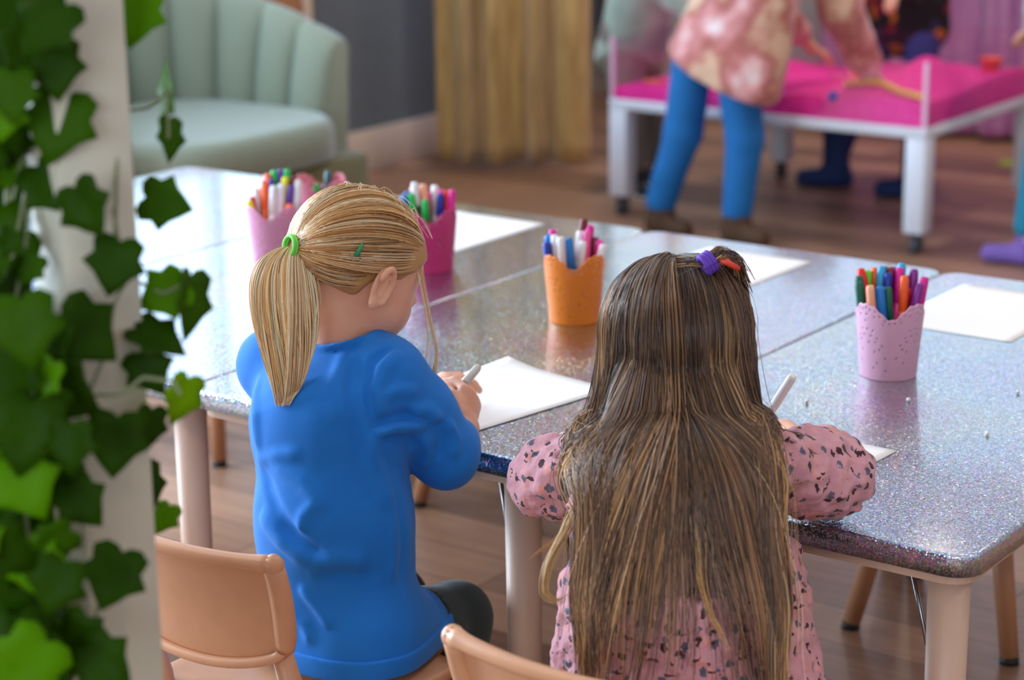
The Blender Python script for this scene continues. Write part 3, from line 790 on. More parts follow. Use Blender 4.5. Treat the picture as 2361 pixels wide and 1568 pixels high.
toy('sand_mould', .56, .62, 'mould', (240, 170, 50), 'yellow sand mould behind the coat of the child in pink', s=1.0)
toy('toy_ball', .66, .50, 'ball', (30, 130, 200), 'blue toy ball near the hand in the pink sand', s=1.0)
toy('sand_mould', .60, .35, 'star', (250, 110, 180), 'pink star mould in the middle of the sand', s=.9)
toy('sand_bucket', .93, .72, 'bucket', (250, 96, 30), 'orange bucket to the right of the sand mound', s=1.1)
toy('sand_mould', .985, .90, 'mould', (200, 150, 40), 'ochre sand mould by the far corner of the sand', s=.7)
toy('sand_mould', .93, .90, 'star', (150, 120, 50), 'olive star mould behind the sand mound', s=.8)
toy('gem', .715, .02, 'ball', (30, 70, 200), 'round blue gem pressed against the clear front of the sand tray', 'gem', s=.8)
gch = MB()
for k in range(22):
    t_ = k / 21; x = X0 + (X1 - X0) * (.70 + .26 * t_); y = Y0 + (Y1 - Y0) * (.16 + .04 * math.sin(4 * t_) - .06 * t_)
    z = .366 + sand_h(x, y) + .011
    gch.lathe([(.0001 if q in (0, 6) else .010 * math.sin(math.pi * q / 6), -.010 * math.cos(math.pi * q / 6)) for q in range(7)], 10, (x, y, z))
tag(gch.build('bead_string', mat('gold beads', srgb(230, 190, 90), .3, .6)), 'string of gold beads lying on the pink sand', 'bead string')
# green toy held at the right edge and green scrap on the floor
p = on(2332, 378, z=0); o = MB().prism([(p[0] + .05 * math.cos(a) * (1 + .2 * math.cos(3 * a)), p[1] + .035 * math.sin(a)) for a in np.linspace(0, 2 * math.pi, 20, endpoint=False)], 0.0, .004).build('paper_scrap', mat('lime paper', srgb(168, 204, 70), .8))
tag(o, 'lime green scrap lying on the floor at the right', 'scrap')
# ------------------------------------------------------------------ modelling with distance fields (bodies and clothes)
def capsule(a, b, r0, r1=None):
    a = np.array(a, np.float32); b = np.array(b, np.float32); r1 = r0 if r1 is None else r1
    ab = b - a; L2 = float(ab @ ab) + 1e-12
    def f(P):
        t_ = np.clip(((P - a) @ ab) / L2, 0, 1)
        return np.linalg.norm(P - a - t_[:, None] * ab, axis=1) - (r0 + (r1 - r0) * t_)
    return f
def ell(c, R3, axes=None):
    c = np.array(c, np.float32); R3 = np.array(R3, np.float32)
    B = np.eye(3, dtype=np.float32) if axes is None else np.array(axes, np.float32)
    def f(P):
        q = (P - c) @ B.T; k0 = np.linalg.norm(q / R3, axis=1) + 1e-9; k1 = np.linalg.norm(q / (R3 * R3), axis=1) + 1e-9
        return k0 * (k0 - 1) / k1
    return f
def limb(a, b, side, e0, e1):
    """elliptical taper from a to b; side = direction of the first radius; e = (r_side, r_other)"""
    a = np.array(a, float); b = np.array(b, float); ax = nrm(b - a); s_ = nrm(np.array(side) - ax * (np.array(side) @ ax)); o_ = np.cross(ax, s_)
    L = np.linalg.norm(b - a)
    def f(P):
        q = P - a; t_ = np.clip(q @ ax / L, 0, 1); r0 = e0[0] + (e1[0] - e0[0]) * t_; r1 = e0[1] + (e1[1] - e0[1]) * t_
        c = q - (t_ * L)[:, None] * ax
        h_ = c @ ax; u = c @ s_; v = c @ o_
        rm = np.minimum(r0, r1)
        k = np.sqrt((u / r0) ** 2 + (v / r1) ** 2 + (h_ / rm) ** 2) + 1e-9
        g_ = np.sqrt((u / r0 ** 2) ** 2 + (v / r1 ** 2) ** 2 + (h_ / rm ** 2) ** 2) + 1e-9
        return k * (k - 1) / g_
    return f
def chain(pts, rs): return smin([capsule(pts[i], pts[i + 1], rs[i], rs[i + 1]) for i in range(len(pts) - 1)], .002)
def smin(fs, k=0.01):
    def f(P):
        d = fs[0](P)
        for g in fs[1:]:
            e = g(P)
            if k > 0:
                h_ = np.clip(k - np.abs(d - e), 0, None) / k; d = np.minimum(d, e) - h_ * h_ * k * .25
            else: d = np.minimum(d, e)
        return d
    return f
def smax(f0, g0, k=0.004):
    def f(P):
        d = f0(P); e = g0(P); h_ = np.clip(k - np.abs(d - e), 0, None) / k
        return np.maximum(d, e) + h_ * h_ * k * .25
    return f
def cut(f0, g0, k=0.004): return smax(f0, lambda P: -g0(P), k)
def plane(p, n): p = np.array(p, float); n = nrm(n); return lambda P: (P - p) @ n       # keeps the side behind n
_RG = np.random.default_rng(11); _LAT = _RG.random((32, 32, 32)).astype(np.float32)
def vnoise(P, s):
    q = P * s + 100.0; i = np.floor(q).astype(int); f = q - i; f = f * f * (3 - 2 * f); i &= 31; j = (i + 1) & 31
    r = 0
    for a in (0, 1):
        for b in (0, 1):
            for c in (0, 1):
                wgt = (f[:, 0] if a else 1 - f[:, 0]) * (f[:, 1] if b else 1 - f[:, 1]) * (f[:, 2] if c else 1 - f[:, 2])
                r = r + wgt * _LAT[(j if a else i)[:, 0], (j if b else i)[:, 1], (j if c else i)[:, 2]]
    return r - .5
def folds(f0, lines, k=.006):
    """raised cloth folds: lines = [(points on the surface, radius, depth)]; positive raises, negative dents"""
    pr = []
    for pts, r, amp in lines:
        pts = [np.array(p, float) for p in pts]
        segs = []
        for i in range(len(pts) - 1): segs.append((pts[i], pts[i + 1]))
        pr.append((segs, r, amp))
    def f(P):
        d = f0(P)
        for segs, r, amp in pr:
            m_ = None; n = len(segs)
            for i, (a, b) in enumerate(segs):
                ab = b - a; t_ = np.clip((P - a) @ ab / (ab @ ab + 1e-12), 0, 1); q = np.linalg.norm(P - a - t_[:, None] * ab, axis=1)
                g = (i + t_) / n; fade = np.clip(np.minimum(g, 1 - g) * 5, 0, 1)
                e = np.exp(-(q / r) ** 2) * fade
                m_ = e if m_ is None else np.maximum(m_, e)
            d = d - amp * m_
        return d
    return f
def march(f, px, py, d0=1.6, d1=4.0):
    o = CAM; r = nrm(at(px, py, 1.0) - CAM); t_ = d0
    for _ in range(200):
        d = float(f((o + r * t_)[None])[0])
        if d < 4e-4: return o + r * t_
        t_ += max(d * .8, 3e-4)
        if t_ > d1: break
    return o + r * t_
def grad(f, P, e=1e-3):
    g = np.stack([f(P + [e, 0, 0]) - f(P - [e, 0, 0]), f(P + [0, e, 0]) - f(P - [0, e, 0]), f(P + [0, 0, e]) - f(P - [0, 0, e])], 1)
    return g / (np.linalg.norm(g, axis=1)[:, None] + 1e-9)
def surface(f, lo, hi, h):
    """surface nets of f over the box lo..hi with cell size h; returns verts, quads"""
    lo = np.array(lo, float); B = 6; nb = np.ceil((np.array(hi) - lo) / (h * B)).astype(int); n = nb * B
    g = np.full(tuple(n), 1.0, np.float32)
    bi = np.stack(np.meshgrid(*[np.arange(k) for k in nb], indexing='ij'), -1).reshape(-1, 3)
    cen = lo + (bi * B + (B - 1) / 2) * h; dc = np.concatenate([f(cen[i:i + 200000]) for i in range(0, len(cen), 200000)])
    near = np.abs(dc) < h * B * 1.25 + .012
    g4 = g.reshape(nb[0], B, nb[1], B, nb[2], B)
    g4[bi[:, 0], :, bi[:, 1], :, bi[:, 2], :] = np.sign(dc)[:, None, None, None]
    off = np.stack(np.meshgrid(*[np.arange(B)] * 3, indexing='ij'), -1).reshape(-1, 3)
    nbk = bi[near]
    for s0 in range(0, len(nbk), 1500):
        c = nbk[s0:s0 + 1500]; idx = (c[:, None] * B + off[None]).reshape(-1, 3)
        d = f(lo + idx * h); g[idx[:, 0], idx[:, 1], idx[:, 2]] = d
    ins = g < 0; cnt = np.zeros(tuple(n - 1), np.int8)
    for a in (0, 1):
        for b in (0, 1):
            for c in (0, 1): cnt += ins[a:n[0] - 1 + a, b:n[1] - 1 + b, c:n[2] - 1 + c]
    act = np.argwhere((cnt > 0) & (cnt < 8)); vid = np.full(tuple(n - 1), -1, np.int32); vid[act[:, 0], act[:, 1], act[:, 2]] = np.arange(len(act))
    S = np.zeros((len(act), 3)); K = np.zeros(len(act))
    cs = [(a, b, c) for a in (0, 1) for b in (0, 1) for c in (0, 1)]
    for i, p in enumerate(cs):
        for q in cs[i + 1:]:
            if sum(abs(p[k] - q[k]) for k in range(3)) != 1: continue
            ga = g[act[:, 0] + p[0], act[:, 1] + p[1], act[:, 2] + p[2]]; gb = g[act[:, 0] + q[0], act[:, 1] + q[1], act[:, 2] + q[2]]
            m_ = (ga < 0) != (gb < 0); t_ = np.where(m_, ga / (ga - gb + 1e-12), 0)
            S += np.where(m_[:, None], np.array(p) + t_[:, None] * (np.array(q) - np.array(p)), 0); K += m_
    V = lo + (act + S / K[:, None]) * h
    Q = []
    for ax in range(3):
        o1, o2 = (ax + 1) % 3, (ax + 2) % 3; sl = [slice(1, n[k] - 1) for k in range(3)]; sl[ax] = slice(0, n[ax] - 1)
        sl2 = list(sl); sl2[ax] = slice(1, n[ax]); A_ = ins[tuple(sl)]; B_ = ins[tuple(sl2)]
        e = np.argwhere(A_ != B_); st_ = A_[e[:, 0], e[:, 1], e[:, 2]]; base = e + [1, 1, 1]; base[:, ax] -= 1
        def v(d1, d2):
            q = base.copy(); q[:, o1] += d1; q[:, o2] += d2; return vid[q[:, 0], q[:, 1], q[:, 2]]
        q = np.stack([v(-1, -1), v(0, -1), v(0, 0), v(-1, 0)], 1); q[~st_] = q[~st_][:, ::-1]; Q.append(q)
    Q = np.concatenate(Q); Q = Q[(Q >= 0).all(1)]
    return V, Q
def body_mesh(name, f, lo, hi, h, m_, parent=None, smooth_it=2, extra=None):
    V, Q = surface(f, lo, hi, h)
    o = rawmesh(name, V, Q, m_, parent)
    if smooth_it:
        md = o.modifiers.new('s', 'SMOOTH'); md.factor = .5; md.iterations = smooth_it
    return o

# strands of hair: swept three-sided tubes, each strand with its own colour
def strands(name, S, R, col, m_, parent=None, sides=3):
    """S (n,k,3) points, R (n,k) radii, col (n,k,3) colours"""
    n, k, _ = S.shape
    T = np.gradient(S, axis=1); T /= np.linalg.norm(T, axis=2, keepdims=True) + 1e-12
    ref = np.broadcast_to(np.array([.31, .22, .93]), T.shape); u = np.cross(T, ref); u /= np.linalg.norm(u, axis=2, keepdims=True) + 1e-9
    w_ = np.cross(T, u); V = np.zeros((n, k, sides, 3), np.float32)
    for j in range(sides):
        a = 2 * math.pi * j / sides; V[:, :, j] = S + R[..., None] * (math.cos(a) * u + math.sin(a) * w_)
    idx = np.arange(n * k * sides).reshape(n, k, sides); Q = []
    for j in range(sides):
        a = idx[:, :-1, j]; b = idx[:, :-1, (j + 1) % sides]; c = idx[:, 1:, (j + 1) % sides]; d = idx[:, 1:, j]
        Q.append(np.stack([a, b, c, d], -1).reshape(-1, 4))
    cc = np.repeat(col.reshape(-1, 3), sides, axis=0)
    return rawmesh(name, V.reshape(-1, 3), np.concatenate(Q), m_, parent, cc)
def resample(S, k):
    """resample polylines (n,m,3) to k points evenly along their length"""
    L = np.concatenate([np.zeros((len(S), 1)), np.cumsum(np.linalg.norm(np.diff(S, axis=1), axis=2), 1)], 1); out = np.zeros((len(S), k, 3))
    for i in range(len(S)):
        t_ = np.linspace(0, L[i, -1], k)
        for c in range(3): out[i, :, c] = np.interp(t_, L[i], S[i, :, c])
    return out

def hair_mat(name, rough=.42):
    t = NT(name); a = t.n('ShaderNodeVertexColor', layer_name='tint'); t.l(a.outputs['Color'], t.b.inputs['Base Color'])
    t.set(Roughness=rough, Specular_IOR_Level=.55, Sheen_Weight=0.0); return t.m
def skin_mat(name, col, red):
    t = NT(name); nz = t.n('ShaderNodeTexNoise'); nz.inputs['Scale'].default_value = 22; nz.inputs['Detail'].default_value = 3
    t.l(t.coord(), nz.inputs['Vector']); t.l(t.ramp(nz.outputs['Fac'], [(.35, col), (.75, red)]), t.b.inputs['Base Color'])
    t.set(Roughness=.48, Subsurface_Weight=.25, Subsurface_Radius=(.010, .004, .002), Subsurface_Scale=.6)
    return t.m
SKIN = skin_mat('light skin', srgb(232, 182, 152), srgb(222, 158, 130))

# a child's head in its own frame: f forward, u up, r right; origin at the centre of the skull
class Frame:
    def __init__(s, o, fwd, up): s.o = np.array(o, float); s.f = nrm(fwd); s.r = nrm(np.cross(s.f, up)); s.u = np.cross(s.r, s.f)
    def p(s, f, r, u): return s.o + s.f * f + s.r * r + s.u * u
    def axes(s): return [s.f, s.r, s.u]
def head_sdf(H_, k=1.0, ear=True):
    p = H_.p; A_ = H_.axes()
    parts = [ell(p(-.004 * k, 0, .010 * k), (.089 * k, .072 * k, .078 * k), A_),
             ell(p(.030 * k, 0, -.035 * k), (.056 * k, .060 * k, .064 * k), A_),
             ell(p(.052 * k, .026 * k, -.042 * k), (.030 * k, .028 * k, .030 * k), A_), ell(p(.052 * k, -.026 * k, -.042 * k), (.030 * k, .028 * k, .030 * k), A_),
             ell(p(.066 * k, 0, -.084 * k), (.019 * k, .020 * k, .016 * k), A_), ell(p(.022 * k, 0, -.070 * k), (.048 * k, .046 * k, .030 * k), A_)]
    f = smin(parts, .022 * k)
    nose = smin([capsule(p(.084 * k, 0, -.014 * k), p(.096 * k, 0, -.040 * k), .005 * k, .0085 * k), ell(p(.089 * k, .008 * k, -.043 * k), (.007 * k, .006 * k, .005 * k), A_), ell(p(.089 * k, -.008 * k, -.043 * k), (.007 * k, .006 * k, .005 * k), A_)], .006 * k)
    f = smin([f, nose], .010 * k)
    for s_ in (-1, 1):
        f = cut(f, ell(p(.090 * k, s_ * .028 * k, -.012 * k), (.014 * k, .016 * k, .010 * k), A_), .012 * k)
        f = smin([f, ell(p(.074 * k, s_ * .028 * k, -.013 * k), (.012 * k, .013 * k, .011 * k), A_)], .003 * k)
        f = cut(f, capsule(p(.088 * k, s_ * .018 * k, -.0165 * k), p(.083 * k, s_ * .040 * k, -.016 * k), .0012 * k), .0015 * k)
    lips = smin([capsule(p(.086 * k, -.014 * k, -.0635 * k), p(.0905 * k, 0, -.061 * k), .003 * k, .0046 * k), capsule(p(.086 * k, .014 * k, -.0635 * k), p(.0905 * k, 0, -.061 * k), .003 * k, .0046 * k), capsule(p(.084 * k, -.010 * k, -.068 * k), p(.084 * k, .010 * k, -.068 * k), .005 * k)], .003 * k)
    f = smin([f, lips], .004 * k); f = cut(f, capsule(p(.094 * k, -.016 * k, -.0645 * k), p(.094 * k, .016 * k, -.0645 * k), .0012 * k), .002 * k)
    if ear:
        for s_ in (-1, 1):
            E_ = Frame(p(-.004 * k, s_ * .0735 * k, -.018 * k), nrm(H_.r * s_ * .86 - H_.f * -.50), nrm(H_.u - H_.f * .22))
            q = E_.p; b_ = [E_.f, E_.r, E_.u]
            # rim as a chain round the shell
            ang = np.linspace(-2.35, 2.7, 16); rim = []
            sg = s_
            pts = [q(.011 * k, -sg * (.0155 * math.cos(a_)) * k * (1 if math.sin(a_) > 0 else .85), .025 * k * math.sin(a_)) for a_ in np.linspace(-1.1, 2.75, 14)]
            ear_ = smin([ell(q(.003 * k, 0, 0), (.0055 * k, .0155 * k, .0255 * k), b_), ell(q(.006 * k, sg * .003 * k, -.024 * k), (.005 * k, .0085 * k, .009 * k), b_)], .006 * k)
            ear_ = cut(ear_, ell(q(.0125 * k, sg * .001 * k, .001 * k), (.0095 * k, .0095 * k, .0165 * k), b_), .004 * k)
            ear_ = smin([ear_] + [capsule(pts[i], pts[i + 1], .0036 * k) for i in range(len(pts) - 1)] + [capsule(q(.008 * k, -sg * .005 * k, .012 * k), q(.008 * k, -sg * .004 * k, -.012 * k), .0028 * k)], .0035 * k)
            f = smin([f, ear_], .004 * k)
    return f
def hand_sdf(wrist, palm_c, knuckle_dir, palm_n, side, curl, k=1.0, thumb=True):
    """child's hand: palm from the wrist, four jointed fingers of unequal length and a thumb from the palm's side.
    side=+1: thumb on the +cross side; curl = bend per joint in radians for each finger"""
    w_ = np.array(wrist, float); d = nrm(knuckle_dir); n_ = nrm(palm_n - d * (np.array(palm_n) @ d)); s_ = np.cross(d, n_) * side
    pc = w_ + d * .030 * k
    parts = [limb(w_, w_ + d * .050 * k, s_, (.019 * k, .013 * k), (.026 * k, .0105 * k))]
    Ls = [.050, .056, .052, .042]; r = [.0068, .0070, .0066, .0058]; xs = [.019, .0065, -.006, -.0175]
    for i in range(4):
        b0_ = w_ + d * (.054 - abs(i - 1) * .003) * k + s_ * xs[i] * k; dd = d.copy(); seg = [.46, .30, .24]
        pts = [w_ + d * .028 * k + s_ * xs[i] * .8 * k, b0_]
        c_ = curl[i] if hasattr(curl, '__len__') else curl
        a0 = 0.0
        for j in range(3):
            a0 += c_ * (1.0, 1.15, .8)[j]; dd = d * math.cos(a0) + n_ * math.sin(a0) + s_ * (.05 * (1.5 - i)) * max(0, 1 - a0)
            pts.append(pts[-1] + nrm(dd) * Ls[i] * seg[j] * k)
        rr = [r[i] * k * 1.05, r[i] * k * 1.08, r[i] * k, r[i] * k * .94, r[i] * k * .82]
        parts.append(smin([capsule(pts[m_], pts[m_ + 1], rr[m_], rr[m_ + 1]) for m_ in range(len(pts) - 1)], .003 * k))
    f = smin(parts[:1] + parts[1:], .0035 * k)
    if thumb:
        b0_ = w_ + d * .012 * k + s_ * .017 * k; t1 = w_ + d * .034 * k + s_ * .031 * k + n_ * .010 * k
        t2 = t1 + nrm(d * .75 - s_ * .25 + n_ * .6) * .024 * k; t3 = t2 + nrm(d * .6 - s_ * .55 + n_ * .55) * .018 * k
        f = smin([f, smin([capsule(b0_, t1, .012 * k, .0088 * k), capsule(t1, t2, .0086 * k, .0078 * k), capsule(t2, t3, .0078 * k, .0064 * k)], .004 * k)], .007 * k)
    return f
# ------------------------------------------------------------------ the child in the blue jumper
ga = dict(pel=at(785, 1470, 2.69), wai=at(772, 1200, 2.675), che=at(764, 960, 2.665), neck=at(800, 790, 2.665), head=at(829, 607, 2.665))
SR = at(893, 868, 2.645); SL = at(632, 835, 2.74)          # shoulders
ER = at(1024, 1046, 2.700); WR = at(1072, 988, 2.765)     # right elbow and wrist
EL = at(760, 990, 2.86); WL = at(955, 905, 2.90)
R_ = AX[0]; FW = nrm([AX[2][0], AX[2][1], 0])
hf = nrm(R_ * .82 + FW * .50 + np.array([0, 0, -.62])); hu = nrm(np.array([0, 0, 1.0]) + R_ * .16 + FW * .12)
HG = Frame(ga['head'], hf, hu)
HIPR = at(845, 1478, 2.66); HIPL = at(700, 1450, 2.74); KNR = at(1050, 1425, 2.83); KNL = at(905, 1385, 2.98)
ANR = at(1050, 1790, 2.83); ANL = at(900, 1740, 2.98)
headA = head_sdf(HG, .95)
neckA = capsule(HG.p(-.030, 0, -.040), ga['neck'] + np.array([0, 0, -.02]), .037, .041)
# hands: right grips the marker, left lies flat-curled beside it
PEN_A0 = at(1052, 905, 2.795); PEN_A1 = at(1104, 845, 2.84)
pd = nrm(PEN_A1 - PEN_A0)
hdR = nrm(at(1052, 905, 2.835) - WR)
handR = hand_sdf(WR + hdR * .004, None, hdR, nrm(-R_ * .85 + FW * .25 + np.array([0, 0, -.45])), 0, 0, k=.01) if False else None
def fist(wr, kn, pn, ts, curl, k): return hand_sdf(wr, None, nrm(kn - wr), pn, ts, curl, k)
handR = fist(WR, at(1086, 905, 2.80), nrm(-R_ * .9 + FW * .3 + np.array([0, 0, -.3])), 1, [.75, .95, 1.05, 1.1], .98)
handL = fist(WL, at(1012, 884, 2.905), nrm(np.array([0, 0, -1.0]) - R_ * .1), 1, [.35, .4, .5, .55], .92)
armsA = smin([capsule(SR, ER, .030, .026), capsule(ER, WR, .027, .019), capsule(SL, EL, .030, .026), capsule(EL, WL, .026, .019)], .01)
legsA = smin([limb(HIPR, KNR, R_, (.050, .050), (.040, .040)), limb(HIPL, KNL, R_, (.050, .050), (.040, .040)), capsule(KNR, ANR, .040, .026), capsule(KNL, ANL, .040, .026),
              capsule(ANR, ANR + FW * .09 - [0, 0, .02], .026, .020), capsule(ANL, ANL + FW * .09 - [0, 0, .02], .026, .020)], .02)
XA = np.array([1.0, 0, 0])
trunkA = smin([limb(ga['pel'], ga['wai'], XA, (.088, .070), (.078, .060)), limb(ga['wai'], ga['che'], XA, (.078, .060), (.086, .060)), limb(ga['che'], ga['neck'] - [0, 0, .03], XA, (.090, .058), (.05, .04))], .03)
bodyA = smin([headA, neckA, smin([trunkA, armsA, legsA], .02), handR, handL], .008)
seatbox = lambda P: np.maximum(P[:, 2] - .303, P[:, 1] + .085)
slabf = lambda P: np.maximum(np.maximum(np.abs(P[:, 2] - (H - .018)) - .020, -(P[:, 1] + .002)), P[:, 1] - 1.2)
bodyA = cut(cut(bodyA, lambda P: np.maximum(seatbox(P), .25 - P[:, 2]), .002), slabf, .002)
person_a = body_mesh('person', bodyA, np.array([.10, -.42, .0]), np.array([.72, .30, .92]), .0026, SKIN, None, 1)
tag(person_a, 'child in a blue jumper with a blond ponytail sitting and drawing', 'person')

# jumper
SHm = (SR + SL) / 2
tor = smin([limb(ga['pel'] + [0, 0, -.012], ga['wai'], XA, (.108, .088), (.100, .083)),
            limb(ga['wai'], ga['che'], XA, (.100, .083), (.104, .078)),
            limb(ga['che'], SHm + [0, 0, .012], nrm(SR - SL), (.104, .076), (.088, .050)),
            capsule(SL + [0, 0, -.006], SR + [0, 0, -.006], .040, .041)], .035)
slv = smin([capsule(SR, SR + (ER - SR) * .5 + np.array([0, 0, .004]), .050, .048), capsule(SR + (ER - SR) * .5 + np.array([0, 0, .004]), ER + [0, 0, .002], .048, .043),
            capsule(ER + [0, 0, .002], ER + (WR - ER) * .45, .043, .032)], .016)
slvL = smin([capsule(SL, EL, .045, .040), capsule(EL, WL - nrm(WL - EL) * .02, .038, .030)], .015)
thc = smin([limb(HIPR + [0, 0, .006], HIPR + (KNR - HIPR) * .42, R_, (.072, .070), (.060, .060)), limb(HIPL, HIPL + (KNL - HIPL) * .42, R_, (.070, .068), (.060, .060))], .03)
jum = smin([tor, slvL, thc], .03); jum = smin([jum, slv], .018)
jum0 = jum
S_ = lambda px, py: march(jum0, px, py, 2.2, 3.2)
L_ = lambda pts: [S_(*p) for p in pts]
FL = [ # cloth folds traced where the cloth shows them
 (L_([(905, 800), (860, 835), (846, 890), (856, 950), (868, 990)]), .006, -.007),
 (L_([(925, 812), (882, 850), (868, 900), (880, 960)]), .010, .006),
 (L_([(862, 985), (905, 968), (960, 950)]), .008, -.008), (L_([(868, 1000), (912, 985), (985, 985)]), .008, .008),
 (L_([(880, 1010), (930, 1010), (965, 1030)]), .007, -.007), (L_([(935, 950), (985, 945), (1020, 975)]), .009, .005),
 (L_([(1000, 960), (1020, 1010), (1012, 1060)]), .007, -.005), (L_([(1030, 965), (1052, 1010), (1045, 1060)]), .007, .004), (L_([(975, 1000), (990, 1050), (975, 1080)]), .007, .005),
 (L_([(870, 920), (920, 900), (965, 905)]), .009, .004),
 (L_([(800, 800), (775, 880), (782, 980)]), .012, .004), (L_([(830, 815), (812, 900), (825, 1000), (850, 1080)]), .012, -.006), (L_([(845, 1000), (870, 1090), (900, 1180)]), .014, .006),
 (L_([(590, 1060), (640, 1050), (700, 1046)]), .010, .004), (L_([(600, 1075), (640, 1180), (700, 1260)]), .012, -.005), (L_([(620, 1060), (700, 1110), (760, 1180)]), .014, .004),
 (L_([(600, 1180), (650, 1250), (720, 1300)]), .012, .007), (L_([(640, 1200), (680, 1240), (760, 1290)]), .010, -.005),
 (L_([(740, 1150), (700, 1190), (690, 1230)]), .010, .004),
 (L_([(690, 1350), (730, 1400), (765, 1450)]), .007, .006), (L_([(700, 1300), (790, 1290), (850, 1300)]), .018, .004), (L_([(720, 1325), (800, 1320), (880, 1330)]), .014, -.003),
 (L_([(912, 1130), (924, 1200), (928, 1280), (922, 1350)]), .006, -.003), (L_([(900, 1120), (905, 1240), (905, 1360)]), .008, .003),
 (L_([(600, 860), (590, 960), (600, 1050)]), .012, .004), (L_([(650, 1400), (700, 1440), (720, 1490)]), .010, .003)]
hemA = ga['pel'] + np.array([0, 0, -.038])
jum = folds(jum0, [(a_, r_ * .72, h_ * (2.9 if i_ < 10 else 1.7)) for i_, (a_, r_, h_) in enumerate(FL)])
ax_ = nrm(ga['wai'] - ga['pel'])
# neck opening, hem and cuffs cut cleanly
neckring = ga['neck'] + np.array([0, 0, .004])
ndir = nrm(HG.p(-.03, 0, -.04) - ga['neck'] + np.array([0, 0, .03]))
jum = cut(jum, capsule(neckring - ndir * .02, neckring + ndir * .10, .046), .004)
jum = smax(jum, plane(np.array([0, 0, .312]), [0, 0, -1]), .006)
cuffp = ER + (WR - ER) * .66
def torus(c, n_, R0, r0):
    c = np.array(c); n_ = nrm(n_)
    def f(P):
        q = P - c; h_ = q @ n_; rr = np.sqrt(np.maximum((q * q).sum(1) - h_ * h_, 0)); return np.sqrt((rr - R0) ** 2 + h_ ** 2) - r0
    return f
jum = smin([jum, torus(neckring + ndir * .006, ndir, .0465, .0045)], .006)
slabf = lambda P: np.maximum(np.maximum(np.abs(P[:, 2] - (H - .018)) - .020, -(P[:, 1] + .002)), P[:, 1] - 1.2)
jum = cut(jum, slabf, .002)
jumF = lambda P, g=jum: g(P) + .0016 * vnoise(P, 40) + .0050 * vnoise(P * [1, 1, .7] + .02 * vnoise(P, 8)[:, None], 15)
jt = NT('blue jersey'); jt.set(Base_Color=srgb(0, 114, 208), Roughness=.85, Sheen_Weight=.18, Sheen_Roughness=.5, Sheen_Tint=(.5, .75, 1, 1))
nz = jt.n('ShaderNodeTexNoise'); nz.inputs['Scale'].default_value = 600; jt.l(jt.coord(), nz.inputs['Vector']); jt.bump(nz.outputs['Fac'], .12, .0006)
body_mesh('blue_jumper', jumF, np.array([.08, -.42, .28]), np.array([.74, .22, .80]), .0032, jt.m, person_a, 2)
hem = lambda P: np.abs(jum0(P) - .0006) - .0034
hemband = smax(smax(hem, plane([0, 0, .308], [0, 0, -1]), .002), plane([0, 0, .336], [0, 0, 1]), .002)
body_mesh('hem_band', hemband, np.array([.20, -.40, .29]), np.array([.68, -.0, .35]), .0028, jt.m, person_a, 2)
# dark leggings
lg0 = smin([limb(HIPR, KNR, R_, (.066, .064), (.046, .046)), limb(HIPL, KNL, R_, (.066, .064), (.046, .046)), capsule(KNR, ANR, .046, .031), capsule(KNL, ANL, .046, .031),
            ell(ga['pel'] + [0, .02, -.012], (.085, .075, .05))], .02)
seatbox = lambda P: np.maximum(P[:, 2] - .303, P[:, 1] + .085)
lg0 = cut(lg0, seatbox, .003)
lg0 = cut(lg0, lambda P: jum0(P) + .003, .002)
legg = mat('dark green jersey', srgb(18, 42, 40), .85, Sheen_Weight=.2)
body_mesh('leggings', lambda P: lg0(P) + .0015 * vnoise(P, 30), np.array([.15, -.40, .04]), np.array([.72, .30, .47]), .004, legg, person_a, 2)
for a_ in (ANR, ANL):
    f_ = smin([capsule(a_ + [0, 0, -.02], a_ + FW * .10 - [0, 0, .035], .034, .028), capsule(a_ + [0, 0, .0], a_ - [0, 0, .03], .033)], .02)
    f_ = smax(f_, plane([0, 0, .004], [0, 0, -1]), .003)
    body_mesh('shoe', f_, a_ - .16, a_ + .16, .004, MT['black'], person_a, 1)

# hair of the first child
def palette(rg, n, cols, wts, jit=.10):
    c = np.array([srgb(*q)[:3] for q in cols])[rg.choice(len(cols), n, p=np.array(wts) / sum(wts))]
    return np.clip(c * (1 + jit * rg.standard_normal((n, 1))), 0, 1)
BL = [(242, 204, 150), (222, 170, 108), (180, 124, 68), (255, 236, 204), (140, 96, 54)]
HM = hair_mat('fair hair')
rg = np.random.default_rng(5)
SC = (.0845, .0690, .0755)            # scalp radii: f, r, u
def scalp(fr, v, off=0.0):
    """point over the skull in unit direction v (n,3) given in the head frame"""
    c = np.array([-.004, 0, .010]); r = 1 / np.sqrt(((v / np.array(SC)) ** 2).sum(-1, keepdims=True)); q = v * (r + off) + c
    return fr.o + q[..., 0:1] * fr.f + q[..., 1:2] * fr.r + q[..., 2:3] * fr.u
tie_v = nrm([-.83, .02, -.30])
tieP = scalp(HG, np.array([tie_v]), .016)[0]
